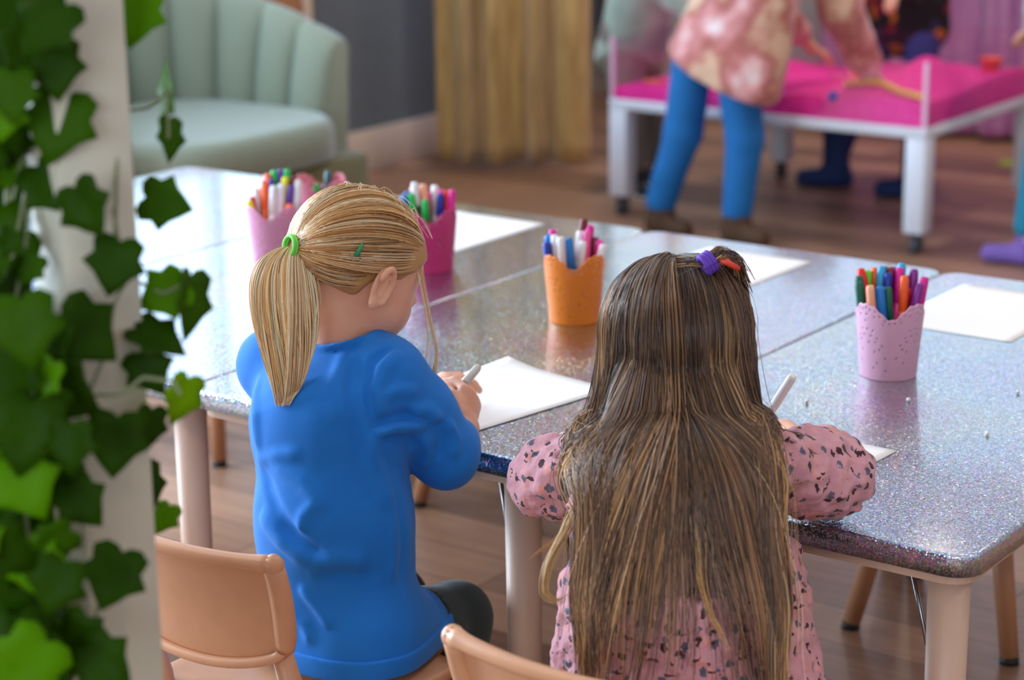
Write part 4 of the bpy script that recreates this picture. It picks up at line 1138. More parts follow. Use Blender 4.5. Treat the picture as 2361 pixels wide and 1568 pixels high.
# under-cap so that no skin shows between strands
def cap_sdf(fr, k=.004, face=-.2, low=-.42):
    A_ = fr.axes(); b_ = smin([ell(fr.p(-.004, 0, .010), (SC[0] + k, SC[1] + k, SC[2] + k), A_), ell(fr.p(-.030, 0, -.022), (.052, .054, .044), A_)], .012)
    b_ = cut(b_, ell(fr.p(.080, 0, -.040), (.078, .12, .080), A_), .010)
    b_ = cut(b_, ell(fr.p(.020, .080, -.045), (.040, .045, .046), A_), .006); b_ = cut(b_, ell(fr.p(.020, -.080, -.045), (.040, .045, .046), A_), .006)
    b_ = cut(b_, ell(fr.p(-.020, 0, -.100), (.09, .10, .058), A_), .020)
    return b_
capm = NT('hair undercoat'); capm.set(Base_Color=srgb(182, 138, 84), Roughness=.6)
body_mesh('hair', cap_sdf(HG), HG.o - .13, HG.o + .13, .0032, capm.m, person_a, 2)
n = 5200; roots = []
while len(roots) < n:
    v = rg.standard_normal(3); v /= np.linalg.norm(v)
    f_, r_, u_ = v
    if u_ < -.74 or f_ > .86: continue
    if u_ < -.62 and (f_ > -.4 or rg.random() < .5): continue
    if f_ > .45 and u_ < .18 + .30 * (f_ > .7): continue          # face
    if f_ > .2 and u_ < .05 + .1 * rg.random(): continue
    if f_ > -.10 and abs(r_) > .5 and u_ < .02: continue         # ears
    if u_ < -.50 - .08 * rg.random() and f_ > -.5: continue
    if f_ > .0 and rg.random() < .35: continue
    roots.append(v)
roots = np.array(roots); K = 15
t_ = np.linspace(0, 1, K)[None, :, None]; tv = np.broadcast_to(tie_v, roots.shape)
cosw = np.clip((roots * tv).sum(1), -1, 1); om = np.arccos(cosw)[:, None, None]
sl = (np.sin((1 - t_) * om) * roots[:, None] + np.sin(t_ * om) * tv[:, None]) / (np.sin(om) + 1e-6)
sag = np.zeros_like(sl); sag[..., 2] = -.20 * np.sin(np.pi * t_[..., 0]) * (roots[:, None, 2] < .5) * (om[..., 0] > .6) * .6
sl = sl + sag; sl /= np.linalg.norm(sl, axis=2, keepdims=True)
lift = .0055 + .006 * rg.random((n, 1, 1)) * np.sin(np.pi * np.clip(t_ * .9, 0, 1)) + .006 * t_ ** 2 - .004 * (1 - t_) ** 3
P_ = scalp(HG, sl, 0) + 0
cen = HG.p(-.004, 0, .010); dirn = P_ - cen; dirn /= np.linalg.norm(dirn, axis=2, keepdims=True)
P_ = P_ + dirn * lift
colr = palette(rg, n, BL, [.32, .26, .16, .2, .06]); cg = vnoise(roots, 7) + vnoise(roots + 5, 20) * .5
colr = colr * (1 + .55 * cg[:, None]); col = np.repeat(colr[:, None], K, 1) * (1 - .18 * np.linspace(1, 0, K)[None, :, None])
RR = np.full((n, K), .00062); RR[:, 0] *= .5
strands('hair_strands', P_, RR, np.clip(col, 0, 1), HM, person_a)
# ponytail: from the band outwards, then down over the back of the jumper
def fall(P0, dir0, steps, ds, coll, off, grav=.16, target=None, pull=0.0, rgx=None):
    n = len(P0); S = np.zeros((n, steps, 3)); S[:, 0] = P0; d = dir0.copy()
    for i in range(1, steps):
        g = np.zeros((n, 3)); g[:, 2] = -1
        if target is not None: g = g + (target - S[:, i - 1]) * pull
        d = d * (1 - grav) + g * grav; d /= np.linalg.norm(d, axis=1, keepdims=True) + 1e-9
        q = S[:, i - 1] + d * ds
        for _ in range(2):
            s_ = coll(q); hit = s_ < off
            if hit.any():
                gq = grad(coll, q[hit]); q[hit] += gq * (off - s_)[hit][:, None] if np.ndim(off) else gq * (off - s_[hit])[:, None]
        S[:, i] = q; d = q - S[:, i - 1]; d /= np.linalg.norm(d, axis=1, keepdims=True) + 1e-9
    return S
n = 2600; out = nrm(tieP - cen)
a = rg.random(n) * 2 * np.pi; rr = np.sqrt(rg.random(n)) * .0115
e1 = nrm(np.cross(out, [0, 0, 1])); e2 = np.cross(e1, out)
P0 = tieP + rr[:, None] * (np.cos(a)[:, None] * e1 + np.sin(a)[:, None] * e2)
tipc = at(655, 938, 2.60); midc = at(672, 790, 2.585)
collA = lambda P: np.minimum(jum0(P), np.minimum(headA(P) - .004, neckA(P)))
steps = 40
fan = (np.cos(a) * rr / .0115)
gd = np.zeros((n, steps, 3)); tt = np.linspace(0, 1, steps)
lenf = np.clip(1.0 - .16 * rg.random(n) - .30 * (rg.random(n) < .25) * rg.random(n), .5, 1)
# guide curve (Bezier) with a spread that opens and closes again like a brush
b0, b1, b2, b3 = tieP, tieP + out * .030 + np.array([0, 0, -.03]), midc, tipc
spread = .0095 + .0265 * np.sin(np.pi * np.clip(tt, 0, 1) ** .85) ** .95 * (tt < 1)
side = AX[0]; dep = -AX[2]
ux = fan + 0.25 * rg.standard_normal(n) * .5; uy = np.sin(a) * rr / .0115
for i, t1 in enumerate(tt):
    tq = t1 * lenf
    B = ((1 - tq) ** 3)[:, None] * b0 + (3 * (1 - tq) ** 2 * tq)[:, None] * b1 + (3 * (1 - tq) * tq ** 2)[:, None] * b2 + (tq ** 3)[:, None] * b3
    sp_ = np.interp(tq, tt, spread)
    cl = .18 * np.sin(6 * ux + 3 * t1) * t1
    gd[:, i] = B + (side[None] * ((ux + cl) * sp_)[:, None]) + dep[None] * (uy * sp_ * .38)[:, None]
    s_ = collA(gd[:, i]); hit = s_ < .002
    if hit.any(): gd[hit, i] += grad(collA, gd[hit, i]) * (.002 - s_[hit])[:, None]
colr = palette(rg, n, BL, [.34, .20, .10, .34, .04]) * (1 + .7 * vnoise(np.c_[ux * 3, uy * 2, ux * 0], 3)[:, None])
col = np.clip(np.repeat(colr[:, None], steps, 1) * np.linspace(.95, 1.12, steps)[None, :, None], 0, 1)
RR = np.full((n, steps), .00062); RR[:, -6:] *= np.linspace(1, .4, 6)
RR *= 1.0
gd += R_ * (.0016 * np.sin(9 * tt[None, :, None] + 7 * ux[:, None, None]) * tt[None, :, None])
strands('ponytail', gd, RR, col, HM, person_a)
# loose strands: one long wisp by the face, flyaways
ws = []
for k in range(26):
    j = rg.standard_normal(3) * .0012; o_ = .006 * rg.random()
    pts = np.array([at(968, 600, 2.66), at(980, 680, 2.655), at(994, 760, 2.655), at(1004, 810, 2.66), at(998, 860, 2.665), at(982, 890, 2.67)]) + j
    if k % 3 == 0: pts = np.array([at(962, 610, 2.655), at(978, 700, 2.65), at(986, 760, 2.65), at(985, 800, 2.655), at(978, 835, 2.66), at(970, 860, 2.66)]) + j
    ws.append(pts + np.linspace(0, 1, 6)[:, None] * AX[0] * o_)
for k in range(44):
    v = roots[rg.integers(len(roots))]; v = nrm([v[0] * .9, v[1] * .45 - .1, 1.0]); p0 = scalp(HG, np.array([v]), .008)[0]; d_ = nrm(p0 - cen) + rg.standard_normal(3) * .5
    ws.append(np.array([p0 + nrm(d_) * .0075 * i + np.array([0, 0, -.0018]) * i * i + rg.standard_normal(3) * .0008 for i in range(6)]))
ws = resample(np.array(ws), 12); strands('loose_hair', ws, np.full(ws.shape[:2], .00032), np.repeat(palette(rg, len(ws), BL, [.3, .1, 0, .6, 0])[:, None], 12, 1), HM, person_a)
tb = MB()
for q in (-.0016, .0018):
    tb.tube([tieP + out * (.001 + q) + .0135 * (math.cos(a_) * e1 + math.sin(a_) * e2) for a_ in np.linspace(0, 2 * math.pi, 25)], .0024, 8, cap=False)
o = tb.build('hair_tie', mat('lime elastic', srgb(120, 226, 90), .6), person_a); o['label'] = 'lime green hair tie'
hc = scalp(HG, np.array([nrm([.05, .80, .42])]), .0)[0]
cl0 = march(smin([headA, lambda P: np.linalg.norm(P - cen, axis=1) - .09], 0), 824, 592, 2.3, 3.0)
clA = cap_sdf(HG, .013)
q0 = march(clA, 822, 590, 2.3, 3.0); q1 = march(clA, 836, 562, 2.3, 3.0); nv = nrm(q0 - cen) * .002
o = MB().tube([q0 + nv, (q0 + q1) / 2 + nv * 1.4, q1 + nv], [.0042, .0022, .0020], 10).build('hair_clip', mat('green clip', srgb(30, 150, 100), .4), person_a); o['label'] = 'green hair clip'
# marker in her hand
PT = PEN_A1; PF = PEN_A1 - pd * .125
if PF[2] < H + .003: PF = PF + np.array([0, 0, H + .003 - PF[2]])
marker('marker', PF, PT, (200, 196, 190), (120, 116, 126), 'grey marker held in the right hand of the child in blue', None, L=.125, R=.0055)
# ------------------------------------------------------------------ the long-haired child in the flowered dress
gb = dict(pel=at(1545, 1640, 2.30), wai=at(1545, 1400, 2.29), che=at(1545, 1165, 2.30), neck=at(1552, 985, 2.34), head=at(1560, 782, 2.375))
TR = at(1715, 1055, 2.33); TL = at(1400, 1055, 2.40)       # shoulders
QR = on(1925, 1115, z=H + .040); VR = on(1810, 1000, z=H + .036)
QL = np.array([.672, -.055, H + .0]); QL = at(1268, 1120, 2.50); VL = np.array([.775, .075, H + .030])
hf2 = nrm(FW * .90 + R_ * .02 + np.array([0, 0, -.46])); hu2 = nrm(np.array([0, 0, 1.0]) + FW * .45)
HB = Frame(gb['head'], hf2, hu2)
headB = head_sdf(HB, .98, False)
neckB = capsule(HB.p(-.030, 0, -.040), gb['neck'] + np.array([0, 0, -.02]), .036, .040)
PEN_B1 = at(1829, 866, 2.56); PEN_B0 = at(1768, 962, 2.60); pdB = nrm(PEN_B1 - PEN_B0)
hdB = at(1768, 968, 2.655)
handBR = fist(VR, np.array([hdB[0], hdB[1], H + .030]), nrm(-R_ * .8 + FW * .2 + np.array([0, 0, -.5])), 1, [.75, .95, 1.05, 1.1], .80)
handBL = fist(VL, VL + np.array([.05, .05, -.008]), np.array([.1, 0, -1.0]), 1, [.2, .25, .3, .35], .78)
HR2 = gb['pel'] + XA * .055 + [0, 0, .02]; HL2 = gb['pel'] - XA * .055 + [0, 0, .02]
HR2[2] = HL2[2] = .355; KR2 = HR2 + np.array([-.09, .23, -.015]); KL2 = HL2 + np.array([-.10, .23, -.015])
FR2 = np.array([KR2[0], KR2[1] + .03, .05]); FL2 = np.array([KL2[0], KL2[1] + .03, .05])
armsB = smin([capsule(TR, QR, .030, .025), capsule(QR, VR, .025, .018), capsule(TL, QL, .030, .025), capsule(QL, VL, .025, .018)], .01)
legsB = smin([capsule(HR2, KR2, .050, .038), capsule(HL2, KL2, .050, .038), capsule(KR2, FR2, .038, .024), capsule(KL2, FL2, .038, .024)], .02)
pelB = gb['pel'].copy(); pelB[2] = .37
trunkB = smin([limb(pelB, gb['wai'], XA, (.088, .068), (.078, .060)), limb(gb['wai'], gb['che'], XA, (.078, .060), (.086, .060)), limb(gb['che'], gb['neck'] - [0, 0, .03], XA, (.090, .058), (.05, .04))], .03)
bodyB = smin([headB, neckB, smin([trunkB, armsB, legsB], .02), handBR, handBL], .008)
bodyB = cut(bodyB, slabf, .002)
person_b = body_mesh('person', bodyB, np.array([.58, -.46, .0]), np.array([1.24, .30, .92]), .0028, SKIN, None, 1)
tag(person_b, 'child with very long brown hair and a pink flowered dress sitting at the table end', 'person')

# dress
RB = nrm(R_ * .9 + XA * .4)
skz = .318
tb0 = smin([limb(gb['wai'], gb['che'], RB, (.108, .085), (.104, .074)), limb(gb['che'], (TR + TL) / 2 + [0, 0, .010], nrm(TR - TL), (.102, .072), (.078, .050)),
            capsule(TL + [0, 0, -.004], TR + [0, 0, -.004], .038, .038)], .03)
def skirt(P):
    a, b = gb['wai'], pelB * [1, 1, 0] + [.0, -.005, skz]; ax = b - a; L = np.linalg.norm(ax); ax = ax / L
    q = P - a; t_ = np.clip(q @ ax / L, -.25, 1.15); s_ = nrm(RB - ax * (RB @ ax)); o_ = np.cross(ax, s_)
    u = q @ s_; v = q @ o_; th = np.arctan2(v, u); k = np.clip(t_, 0, 1.2)
    r0 = .110 + .042 * k; r1 = .086 + .048 * k
    wv = k * (.0055 * np.sin(9 * th + 1.3 * np.sin(2 * th)) + .004 * np.sin(17 * th + 2))
    rr = np.sqrt((u / r0) ** 2 + (v / r1) ** 2) + 1e-9
    d = (rr - 1) * np.minimum(r0, r1) - wv
    h_ = q @ ax
    return np.maximum(d, np.maximum(-h_ - .03, h_ - L)) * .8
def puff(c, rad, axes, a, b, ra, rb):
    return smin([ell(c, rad, axes), capsule(a, b, ra, rb)], .02)
ra = nrm(QR - TR); sv = nrm(np.cross(ra, [0, 0, 1])); uv = np.cross(sv, ra)
pufR = smin([ell(at(1880, 1090, 2.44) + [0, 0, .002], (.064, .052, .043), [ra, sv, uv]), capsule(TR + ra * .01, QR - ra * .02, .042, .046), ell(at(1925, 1095, 2.45), (.040, .046, .044), [ra, sv, uv])], .02)
rl = nrm(QL - TL); sv2 = nrm(np.cross(rl, [0, 0, 1])); uv2 = np.cross(sv2, rl)
pufL = smin([ell(at(1282, 1092, 2.47), (.052, .047, .046), [rl, sv2, uv2]), capsule(TL, QL, .038, .042)], .02)
pan = limb(at(1795, 1270, 2.40), np.array([1.075, -.16, skz]), XA, (.018, .040), (.034, .075))      # side panel of the skirt over the lap
lapB = smin([capsule(HR2 + [0, .06, .012], KR2 + [0, .0, .010], .068, .060), capsule(HL2 + [0, .06, .012], KL2 + [0, .0, .010], .068, .060)], .04)
dress0 = smin([tb0, skirt], .03); dress0 = smin([dress0, pufR], .014); dress0 = smin([dress0, pufL], .014); dress0 = smin([dress0, pan], .008)
def dressF(P):
    n_ = vnoise(P, 58) * .5 + vnoise(P + 3.3, 96) * .4
    return dress0(P) + .017 * n_ + .008 * vnoise(P, 24) + .0015 * np.sin(P[:, 2] * 60 + 8 * vnoise(P, 9))
dressF2 = smax(smin([dressF, lapB], .02), plane([0, 0, skz - .012], [0, 0, -1]), .004)
dressF2 = cut(dressF2, capsule(gb['neck'], HB.p(-.03, 0, -.04), .047), .003)
dressF2 = smax(dressF2, lambda P: -(P[:, 1] * 0 + np.maximum(np.maximum(np.abs(P[:, 2] - (H - .02)) - .024, -(P[:, 1] + .004)), P[:, 0] - 1.3)), .001)
dt = NT('flowered pink crinkle cotton'); dt.set(Roughness=.85, Sheen_Weight=.15)
co = dt.coord(); nz = dt.n('ShaderNodeTexNoise'); nz.inputs['Scale'].default_value = 55; nz.inputs['Detail'].default_value = 2; dt.l(co, nz.inputs['Vector'])
ground = dt.ramp(nz.outputs['Fac'], [(.3, srgb(204, 146, 160)), (.55, srgb(212, 156, 166)), (.72, srgb(230, 158, 152))])
wrp = dt.n('ShaderNodeVectorMath', operation='MULTIPLY_ADD'); dt.l(nz.outputs['Color'], wrp.inputs[0]); wrp.inputs[1].default_value = (.006, .006, .006); dt.l(co, wrp.inputs[2])
def spots(scale, thr, keep, seedoff, stretch=(1, 1, 1), src=None):
    mp = dt.n('ShaderNodeMapping'); mp.inputs['Location'].default_value = (seedoff, seedoff * .7, -seedoff); mp.inputs['Scale'].default_value = stretch; dt.l(src or wrp.outputs[0], mp.inputs['Vector'])
    v = dt.n('ShaderNodeTexVoronoi'); v.inputs['Scale'].default_value = scale; v.inputs['Randomness'].default_value = .85; dt.l(mp.outputs[0], v.inputs['Vector'])
    lt = dt.n('ShaderNodeMath', operation='LESS_THAN'); dt.l(v.outputs['Distance'], lt.inputs[0]); lt.inputs[1].default_value = thr
    sp = dt.n('ShaderNodeSeparateColor'); dt.l(v.outputs['Color'], sp.inputs[0])
    kk = dt.n('ShaderNodeMath', operation='LESS_THAN'); dt.l(sp.outputs[0], kk.inputs[0]); kk.inputs[1].default_value = keep
    mu = dt.n('ShaderNodeMath', operation='MULTIPLY'); dt.l(lt.outputs[0], mu.inputs[0]); dt.l(kk.outputs[0], mu.inputs[1]); return mu.outputs[0]
w2 = dt.n('ShaderNodeTexNoise'); w2.inputs['Scale'].default_value = 160; dt.l(co, w2.inputs['Vector'])
wr2 = dt.n('ShaderNodeVectorMath', operation='MULTIPLY_ADD'); dt.l(w2.outputs['Color'], wr2.inputs[0]); wr2.inputs[1].default_value = (.011, .011, .011); dt.l(co, wr2.inputs[2])
c_ = dt.mix(spots(58, .30, .58, .0, src=wr2.outputs[0]), ground, srgb(96, 96, 118))
c_ = dt.mix(spots(58, .12, .58, .0, src=wr2.outputs[0]), c_, srgb(56, 60, 86))
c_ = dt.mix(spots(74, .27, .62, .4, (1, 1, .55), src=wr2.outputs[0]), c_, srgb(62, 30, 42))
c_ = dt.mix(spots(80, .25, .58, .9, (.5, .5, 1.3), src=wr2.outputs[0]), c_, srgb(66, 32, 44))
dt.l(c_, dt.b.inputs['Base Color']); dt.bump(nz.outputs['Fac'], .9, .006)
body_mesh('flowered_dress', dressF2, np.array([.56, -.46, .28]), np.array([1.26, .16, .76]), .0030, dt.m, person_b, 1)
for a_ in (FR2, FL2):
    f_ = smax(smin([capsule(a_ + [0, 0, -.02], a_ + np.array([0, .10, -.02]), .030, .026), capsule(a_, a_ - [0, 0, .02], .030)], .02), plane([0, 0, .004], [0, 0, -1]), .003)
    body_mesh('shoe', f_, a_ - .16, a_ + .16, .004, MT['black'], person_b, 1)

# her hair
BR = [(92, 68, 54), (124, 94, 76), (46, 35, 32), (208, 160, 102), (240, 206, 158), (150, 108, 72)]
cenB = HB.p(-.004, 0, .010)
capB = cap_sdf(HB, .006)
capmB = NT('brown undercoat'); capmB.set(Base_Color=srgb(78, 58, 46), Roughness=.6)
sheet = limb(HB.p(-.045, 0, -.03), at(1545, 1130, 2.255), R_, (.052, .020), (.080, .018))
body_mesh('hair', smin([capB, sheet], .03), np.array([.70, -.42, .55]), np.array([1.15, .06, .92]), .0040, capmB.m, person_b, 2)
cone = limb(gb['che'], pelB * [1, 1, 0] + [.0, -.005, skz], RB, (.106, .082), (.158, .143))
collB = lambda P: np.minimum(np.minimum(smin([tb0, cone], .03)(P) - .011, sheet(P) - .001), np.minimum(ell(cenB, (SC[0] + .006, SC[1] + .006, SC[2] + .006), HB.axes())(P), neckB(P)))
n = 9500; vs = []
while len(vs) < n:
    v = rg.standard_normal(3); v /= np.linalg.norm(v)
    if v[0] > .62 or v[2] < -.45: continue
    if v[0] > .15 and v[2] < .05: continue
    vs.append(v)
vs = np.array(vs)
part = nrm([.30, .02, .95])
ng = 240; gi = rg.choice(n, ng, replace=False); cid = np.argmin(((vs[:, None] - vs[gi][None]) ** 2).sum(2), 1)
P0 = HB.o + 0; c0 = np.array([-.004, 0, .010])
def sc2(v, off): 
    r = 1 / np.sqrt(((v / np.array(SC)) ** 2).sum(-1, keepdims=True)); q = v * (r + off) + c0
    return HB.o + q[:, 0:1] * HB.f + q[:, 1:2] * HB.r + q[:, 2:3] * HB.u
P0 = sc2(vs, .006)
# every hair first combs back and down from the crown, then hangs
nrl = (vs[:, 0:1] * HB.f + vs[:, 1:2] * HB.r + vs[:, 2:3] * HB.u)
P0 = sc2(vs, .001)
upk = np.clip(vs[:, 2:3], 0, 1)
d0 = np.array([0, 0, -1.0]) - FW * (1.6 * upk) + HB.r * (np.sign(vs[:, 1:2]) * .35 * upk) + .10 * rg.standard_normal((n, 3))
d0 -= nrl * (d0 * nrl).sum(1, keepdims=True)
d0 /= np.linalg.norm(d0, axis=1, keepdims=True)
lay = rg.random(n) * .011; wl = .72 + .30 * rg.random(n) ** .6; lay *= .25 + .75 * np.clip(vs[:, 2] + .15, 0, 1)
steps = 64; ds = .0094
gdir = rg.standard_normal(ng); gdir2 = rg.standard_normal(ng)
S = np.zeros((n, steps, 3)); S[:, 0] = P0; d = d0
backv = -FW
for i in range(1, steps):
    k = i / steps
    g = np.zeros((n, 3)); g[:, 2] = -1
    g += backv[None] * (.30 if i < 14 else .05)
    lat = ((S[:, i - 1] - cenB) @ R_)
    g += R_[None] * ((.10 * gdir[cid] * np.sin(5.0 * k + 2 * gdir2[cid]))[:, None])
    if 6 < i < 34: g += R_[None] * (np.clip((S[:, i - 1] - cenB) @ R_ / .08, -1, 1) * .26)[:, None]
    if k > .70: g += R_[None] * ((.30 * gdir2[cid]) * (k - .70) * 2.0)[:, None]
    d = d * .80 + g * .20; d /= np.linalg.norm(d, axis=1, keepdims=True)
    q = S[:, i - 1] + d * ds
    # the fall keeps to the width of the back
    wz = np.interp(q[:, 2], [.44, .56, .66, .76, .84], [.108, .113, .104, .092, .085]) * wl
    lat = (q - cenB) @ R_ + .006; ex = np.sign(lat) * np.clip(np.abs(lat) - wz, 0, None); q -= R_[None] * (ex * .45)[:, None]
    for _ in range(2):
        s_ = collB(q); off = .0015 + lay * min(1, i / 9); hit = s_ < off
        if hit.any(): q[hit] += grad(collB, q[hit]) * (off - s_)[hit][:, None]
    S[:, i] = q; d = q - S[:, i - 1]
    s_ = collB(q); hit = s_ < .002 + lay + .002
    if hit.any():
        gq = grad(collB, q[hit]); d[hit] -= gq * np.clip((d[hit] * gq).sum(1), 0, None)[:, None]
    d /= np.linalg.norm(d, axis=1, keepdims=True) + 1e-9
gi2 = rg.choice(n, 52, replace=False); cid2 = np.argmin((((S[:, 45] - S[gi2][:, 45][:, None])) ** 2).sum(2), 0)
G = S[gi][cid]; tt = np.linspace(0, 1, steps)[None, :, None]
S = S + (G - S) * (.10 + .62 * tt ** 1.5) * (.6 + .4 * rg.random((n, 1, 1)))
G2 = S[gi2][cid2]; S = S + (G2 - S) * np.clip((tt - .55) / .45, 0, 1) ** 1.3 * (.30 + .50 * rg.random((n, 1, 1)))
# lengths: ends ragged
fr_ = np.clip(1.0 - .26 * rg.random(n) - .36 * (rg.random(52) ** 1.2)[cid2] - .30 * (rg.random(n) < .35) * rg.random(n), .45, 1.0)
K = 40; T_ = np.zeros((n, K, 3)); src = np.arange(steps)
for i in range(K):
    x = fr_ * (steps - 1) * i / (K - 1); i0 = np.clip(x.astype(int), 0, steps - 2); fx = (x - i0)[:, None]
    T_[:, i] = S[np.arange(n), i0] * (1 - fx) + S[np.arange(n), i0 + 1] * fx
gcol = palette(rg, ng, BR, [.29, .18, .27, .13, .055, .08], .08)
ccol = .70 * gcol[cid] + .30 * palette(rg, n, BR, [.34, .26, .14, .12, .06, .12], .1)
grow = np.linspace(0, 1, K)[None, :, None]
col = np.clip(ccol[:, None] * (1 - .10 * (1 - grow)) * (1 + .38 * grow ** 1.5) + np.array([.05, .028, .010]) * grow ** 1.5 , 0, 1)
RR = np.full((n, K), .00055); RR[:, -8:] *= np.linspace(1, .35, 8); RR[:, 0] *= .6
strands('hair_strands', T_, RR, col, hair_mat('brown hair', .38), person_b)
# a few stray locks
st_ = []
stray = [([(1330, 1150, 2.32), (1315, 1210, 2.30), (1275, 1250, 2.29), (1235, 1275, 2.29), (1215, 1290, 2.29)], 16, (186, 142, 88)),
         ([(1345, 1130, 2.30), (1300, 1230, 2.27), (1262, 1300, 2.26), (1252, 1370, 2.25), (1285, 1395, 2.24), (1308, 1370, 2.24)], 46, (196, 156, 100)),
         ([(1735, 950, 2.34), (1765, 980, 2.35), (1810, 1000, 2.37), (1860, 1006, 2.39)], 60, (96, 72, 56)),
         ([(1740, 960, 2.34), (1780, 1000, 2.34), (1830, 1025, 2.35), (1880, 1050, 2.37)], 24, (122, 92, 68)),
         ([(1745, 1060, 2.31), (1762, 1110, 2.31), (1810, 1132, 2.33), (1870, 1105, 2.35)], 10, (122, 80, 40)),
         ([(1700, 1180, 2.26), (1740, 1260, 2.25), (1742, 1330, 2.24), (1700, 1390, 2.23), (1690, 1420, 2.23)], 40, (200, 160, 104)),
         ([(1600, 1200, 2.20), (1612, 1330, 2.19), (1640, 1420, 2.18), (1690, 1510, 2.175)], 22, (196, 152, 90)),
         ([(1680, 600, 2.36), (1710, 640, 2.37), (1725, 700, 2.38), (1735, 800, 2.37), (1742, 900, 2.36)], 30, (140, 120, 104)),
         ([(1660, 590, 2.37), (1700, 625, 2.38), (1718, 690, 2.39)], 14, (120, 104, 92))]
for pts, m_, c in stray:
    A0 = np.array([at(*p) for p in pts]); L0 = resample(A0[None], 24)[0]
    for it in range(2): L0[1:-1] = (L0[:-2] + L0[1:-1] * 2 + L0[2:]) / 4
    for k in range(m_):
        j = rg.standard_normal(3) * .0030; e_ = 23 * (.7 + .3 * rg.random()); Lk = np.stack([np.interp(np.linspace(0, e_, 24), np.arange(24), L0[:, c_i]) for c_i in range(3)], 1); st_.append((Lk + j * np.linspace(1.1, .35, 24)[:, None] + .0015 * np.sin(np.linspace(0, 5, 24) + rg.random() * 6)[:, None] * R_, np.array(srgb(*c)[:3]) * (.8 + .4 * rg.random())))
for k in range(260):
    i = rg.integers(n); b_ = T_[i].copy(); w_ = np.linspace(0, 1, K)[:, None] ** 1.5
    b_ = b_ + rg.standard_normal(3) * .014 * w_ + nrm(b_[10] - cenB) * .012 * np.sin(np.linspace(0, 3, K))[:, None] * rg.random(); st_.append((resample(b_[None], 24)[0], ccol[i] * 1.5))
strands('loose_hair', np.array([s[0] for s in st_]), np.full((len(st_), 24), .00034), np.clip(np.repeat(np.array([s[1] for s in st_])[:, None], 24, 1), 0, 1), hair_mat('fine hair', .4), person_b)
# tied tuft on top right of the head with violet band and red clip
tq = at(1632, 606, 2.30); to = nrm(R_ * .75 - AX[1] * .02 + FW * .3 + np.array([0, 0, .45]))
b_ = MB(); e1 = nrm(np.cross(to, [0, 0, 1])); e2 = np.cross(e1, to)
for q in (-.0045, 0, .0045): b_.tube([tq + to * q + .0105 * (math.cos(a_) * e1 * .8 + math.sin(a_) * e2) for a_ in np.linspace(0, 2 * math.pi, 21)], .0030, 8, cap=False)
o = b_.build('hair_tie', mat('violet elastic', srgb(98, 58, 178), .7), person_b); o['label'] = 'violet hair tie'
n2 = 420; tuft = []
for k in range(n2):
    a_ = rg.random() * 6.28; r_ = math.sqrt(rg.random()) * .009; p0 = tq + r_ * (math.cos(a_) * e1 + math.sin(a_) * e2)
    back = scalp(HB, np.array([nrm([.1 + .5 * rg.standard_normal(), .25 + .45 * rg.standard_normal(), .9])]), .007)[0]
    end = at(1700 + 14 * rg.standard_normal(), 650 + 18 * rg.standard_normal(), 2.37)
    tuft.append(np.array([back, (back + p0) / 2 + np.array([0, 0, .002]), p0, p0 + to * .020, (p0 + to * .03 + end) / 2 + np.array([0, 0, .006]), end]))
tuft = resample(np.array(tuft), 14)
strands('tied_tuft', tuft, np.full(tuft.shape[:2], .0005), np.repeat(palette(rg, n2, BR, [.4, .2, .2, .1, .02, .1])[:, None], 14, 1), hair_mat('tuft hair', .4), person_b)
cpts = [at(1650, 599, 2.30), at(1676, 605, 2.30), at(1704, 620, 2.305)]
o = MB().tube(cpts, [.0028, .0036, .0030], 10).build('hair_clip', mat('red clip', srgb(220, 70, 50), .4), person_b); o['label'] = 'red hair clip'
PFB = PEN_B1 - pdB * .130
if PFB[2] < H + .003: PFB[2] = H + .003
marker('marker', PFB, PEN_B1, WHT, WHT, 'white marker held in the right hand of the long-haired child', None, L=.13, R=.0056)
# ------------------------------------------------------------------ people by the sand table
def fabric(name, stops, scale, rough=.9, bump=.3):
    t = NT(name); t.set(Roughness=rough, Sheen_Weight=.3); nz = t.n('ShaderNodeTexNoise'); nz.inputs['Scale'].default_value = scale; nz.inputs['Detail'].default_value = 2.5
    t.l(t.coord(), nz.inputs['Vector']); t.l(t.ramp(nz.outputs['Fac'], stops), t.b.inputs['Base Color']); t.bump(nz.outputs['Fac'], bump, .01); return t.m
def shoe_sdf(ank, d, L=.10, r=.032, h=.0):
    a_ = np.array(ank, float); d = np.array(nrm(d)); z = lambda p: np.array([p[0], p[1], .024])
    f_ = smin([capsule(z(a_ - d * .02), z(a_ + d * L), r, r * .78), capsule(z(a_), a_ + [0, 0, .02], r * .95, r * .85)], .02)
    return smax(f_, plane([0, 0, .003], [0, 0, -1]), .004)
def simple_head(c, fwd): return head_sdf(Frame(c, fwd, [0, 0, 1.0]))
def hair_cap(name, c, fwd, col, par):
    fr = Frame(c, fwd, [0, 0, 1.0]); f_ = cap_sdf(fr, .010)
    f_ = smin([f_, limb(fr.p(-.06, 0, -.01), fr.p(-.075, 0, -.16), fr.r, (.06, .03), (.05, .018))], .02)
    body_mesh(name, lambda P: f_(P) + .003 * vnoise(P, 60), c - [.16, .16, .30], c + .16, .006, mat('hair', srgb(*col), .5), par, 1)
def bmesh_(name, f, pts, pad, h, m_, par, it=1):
    pts = np.array(pts); lo = pts.min(0) - pad; hi = pts.max(0) + pad; lo[2] = max(lo[2], -.01); return body_mesh(name, f, lo, hi, h, m_, par, it)
def P3_(px, py, y): return on(px, py, y=y)

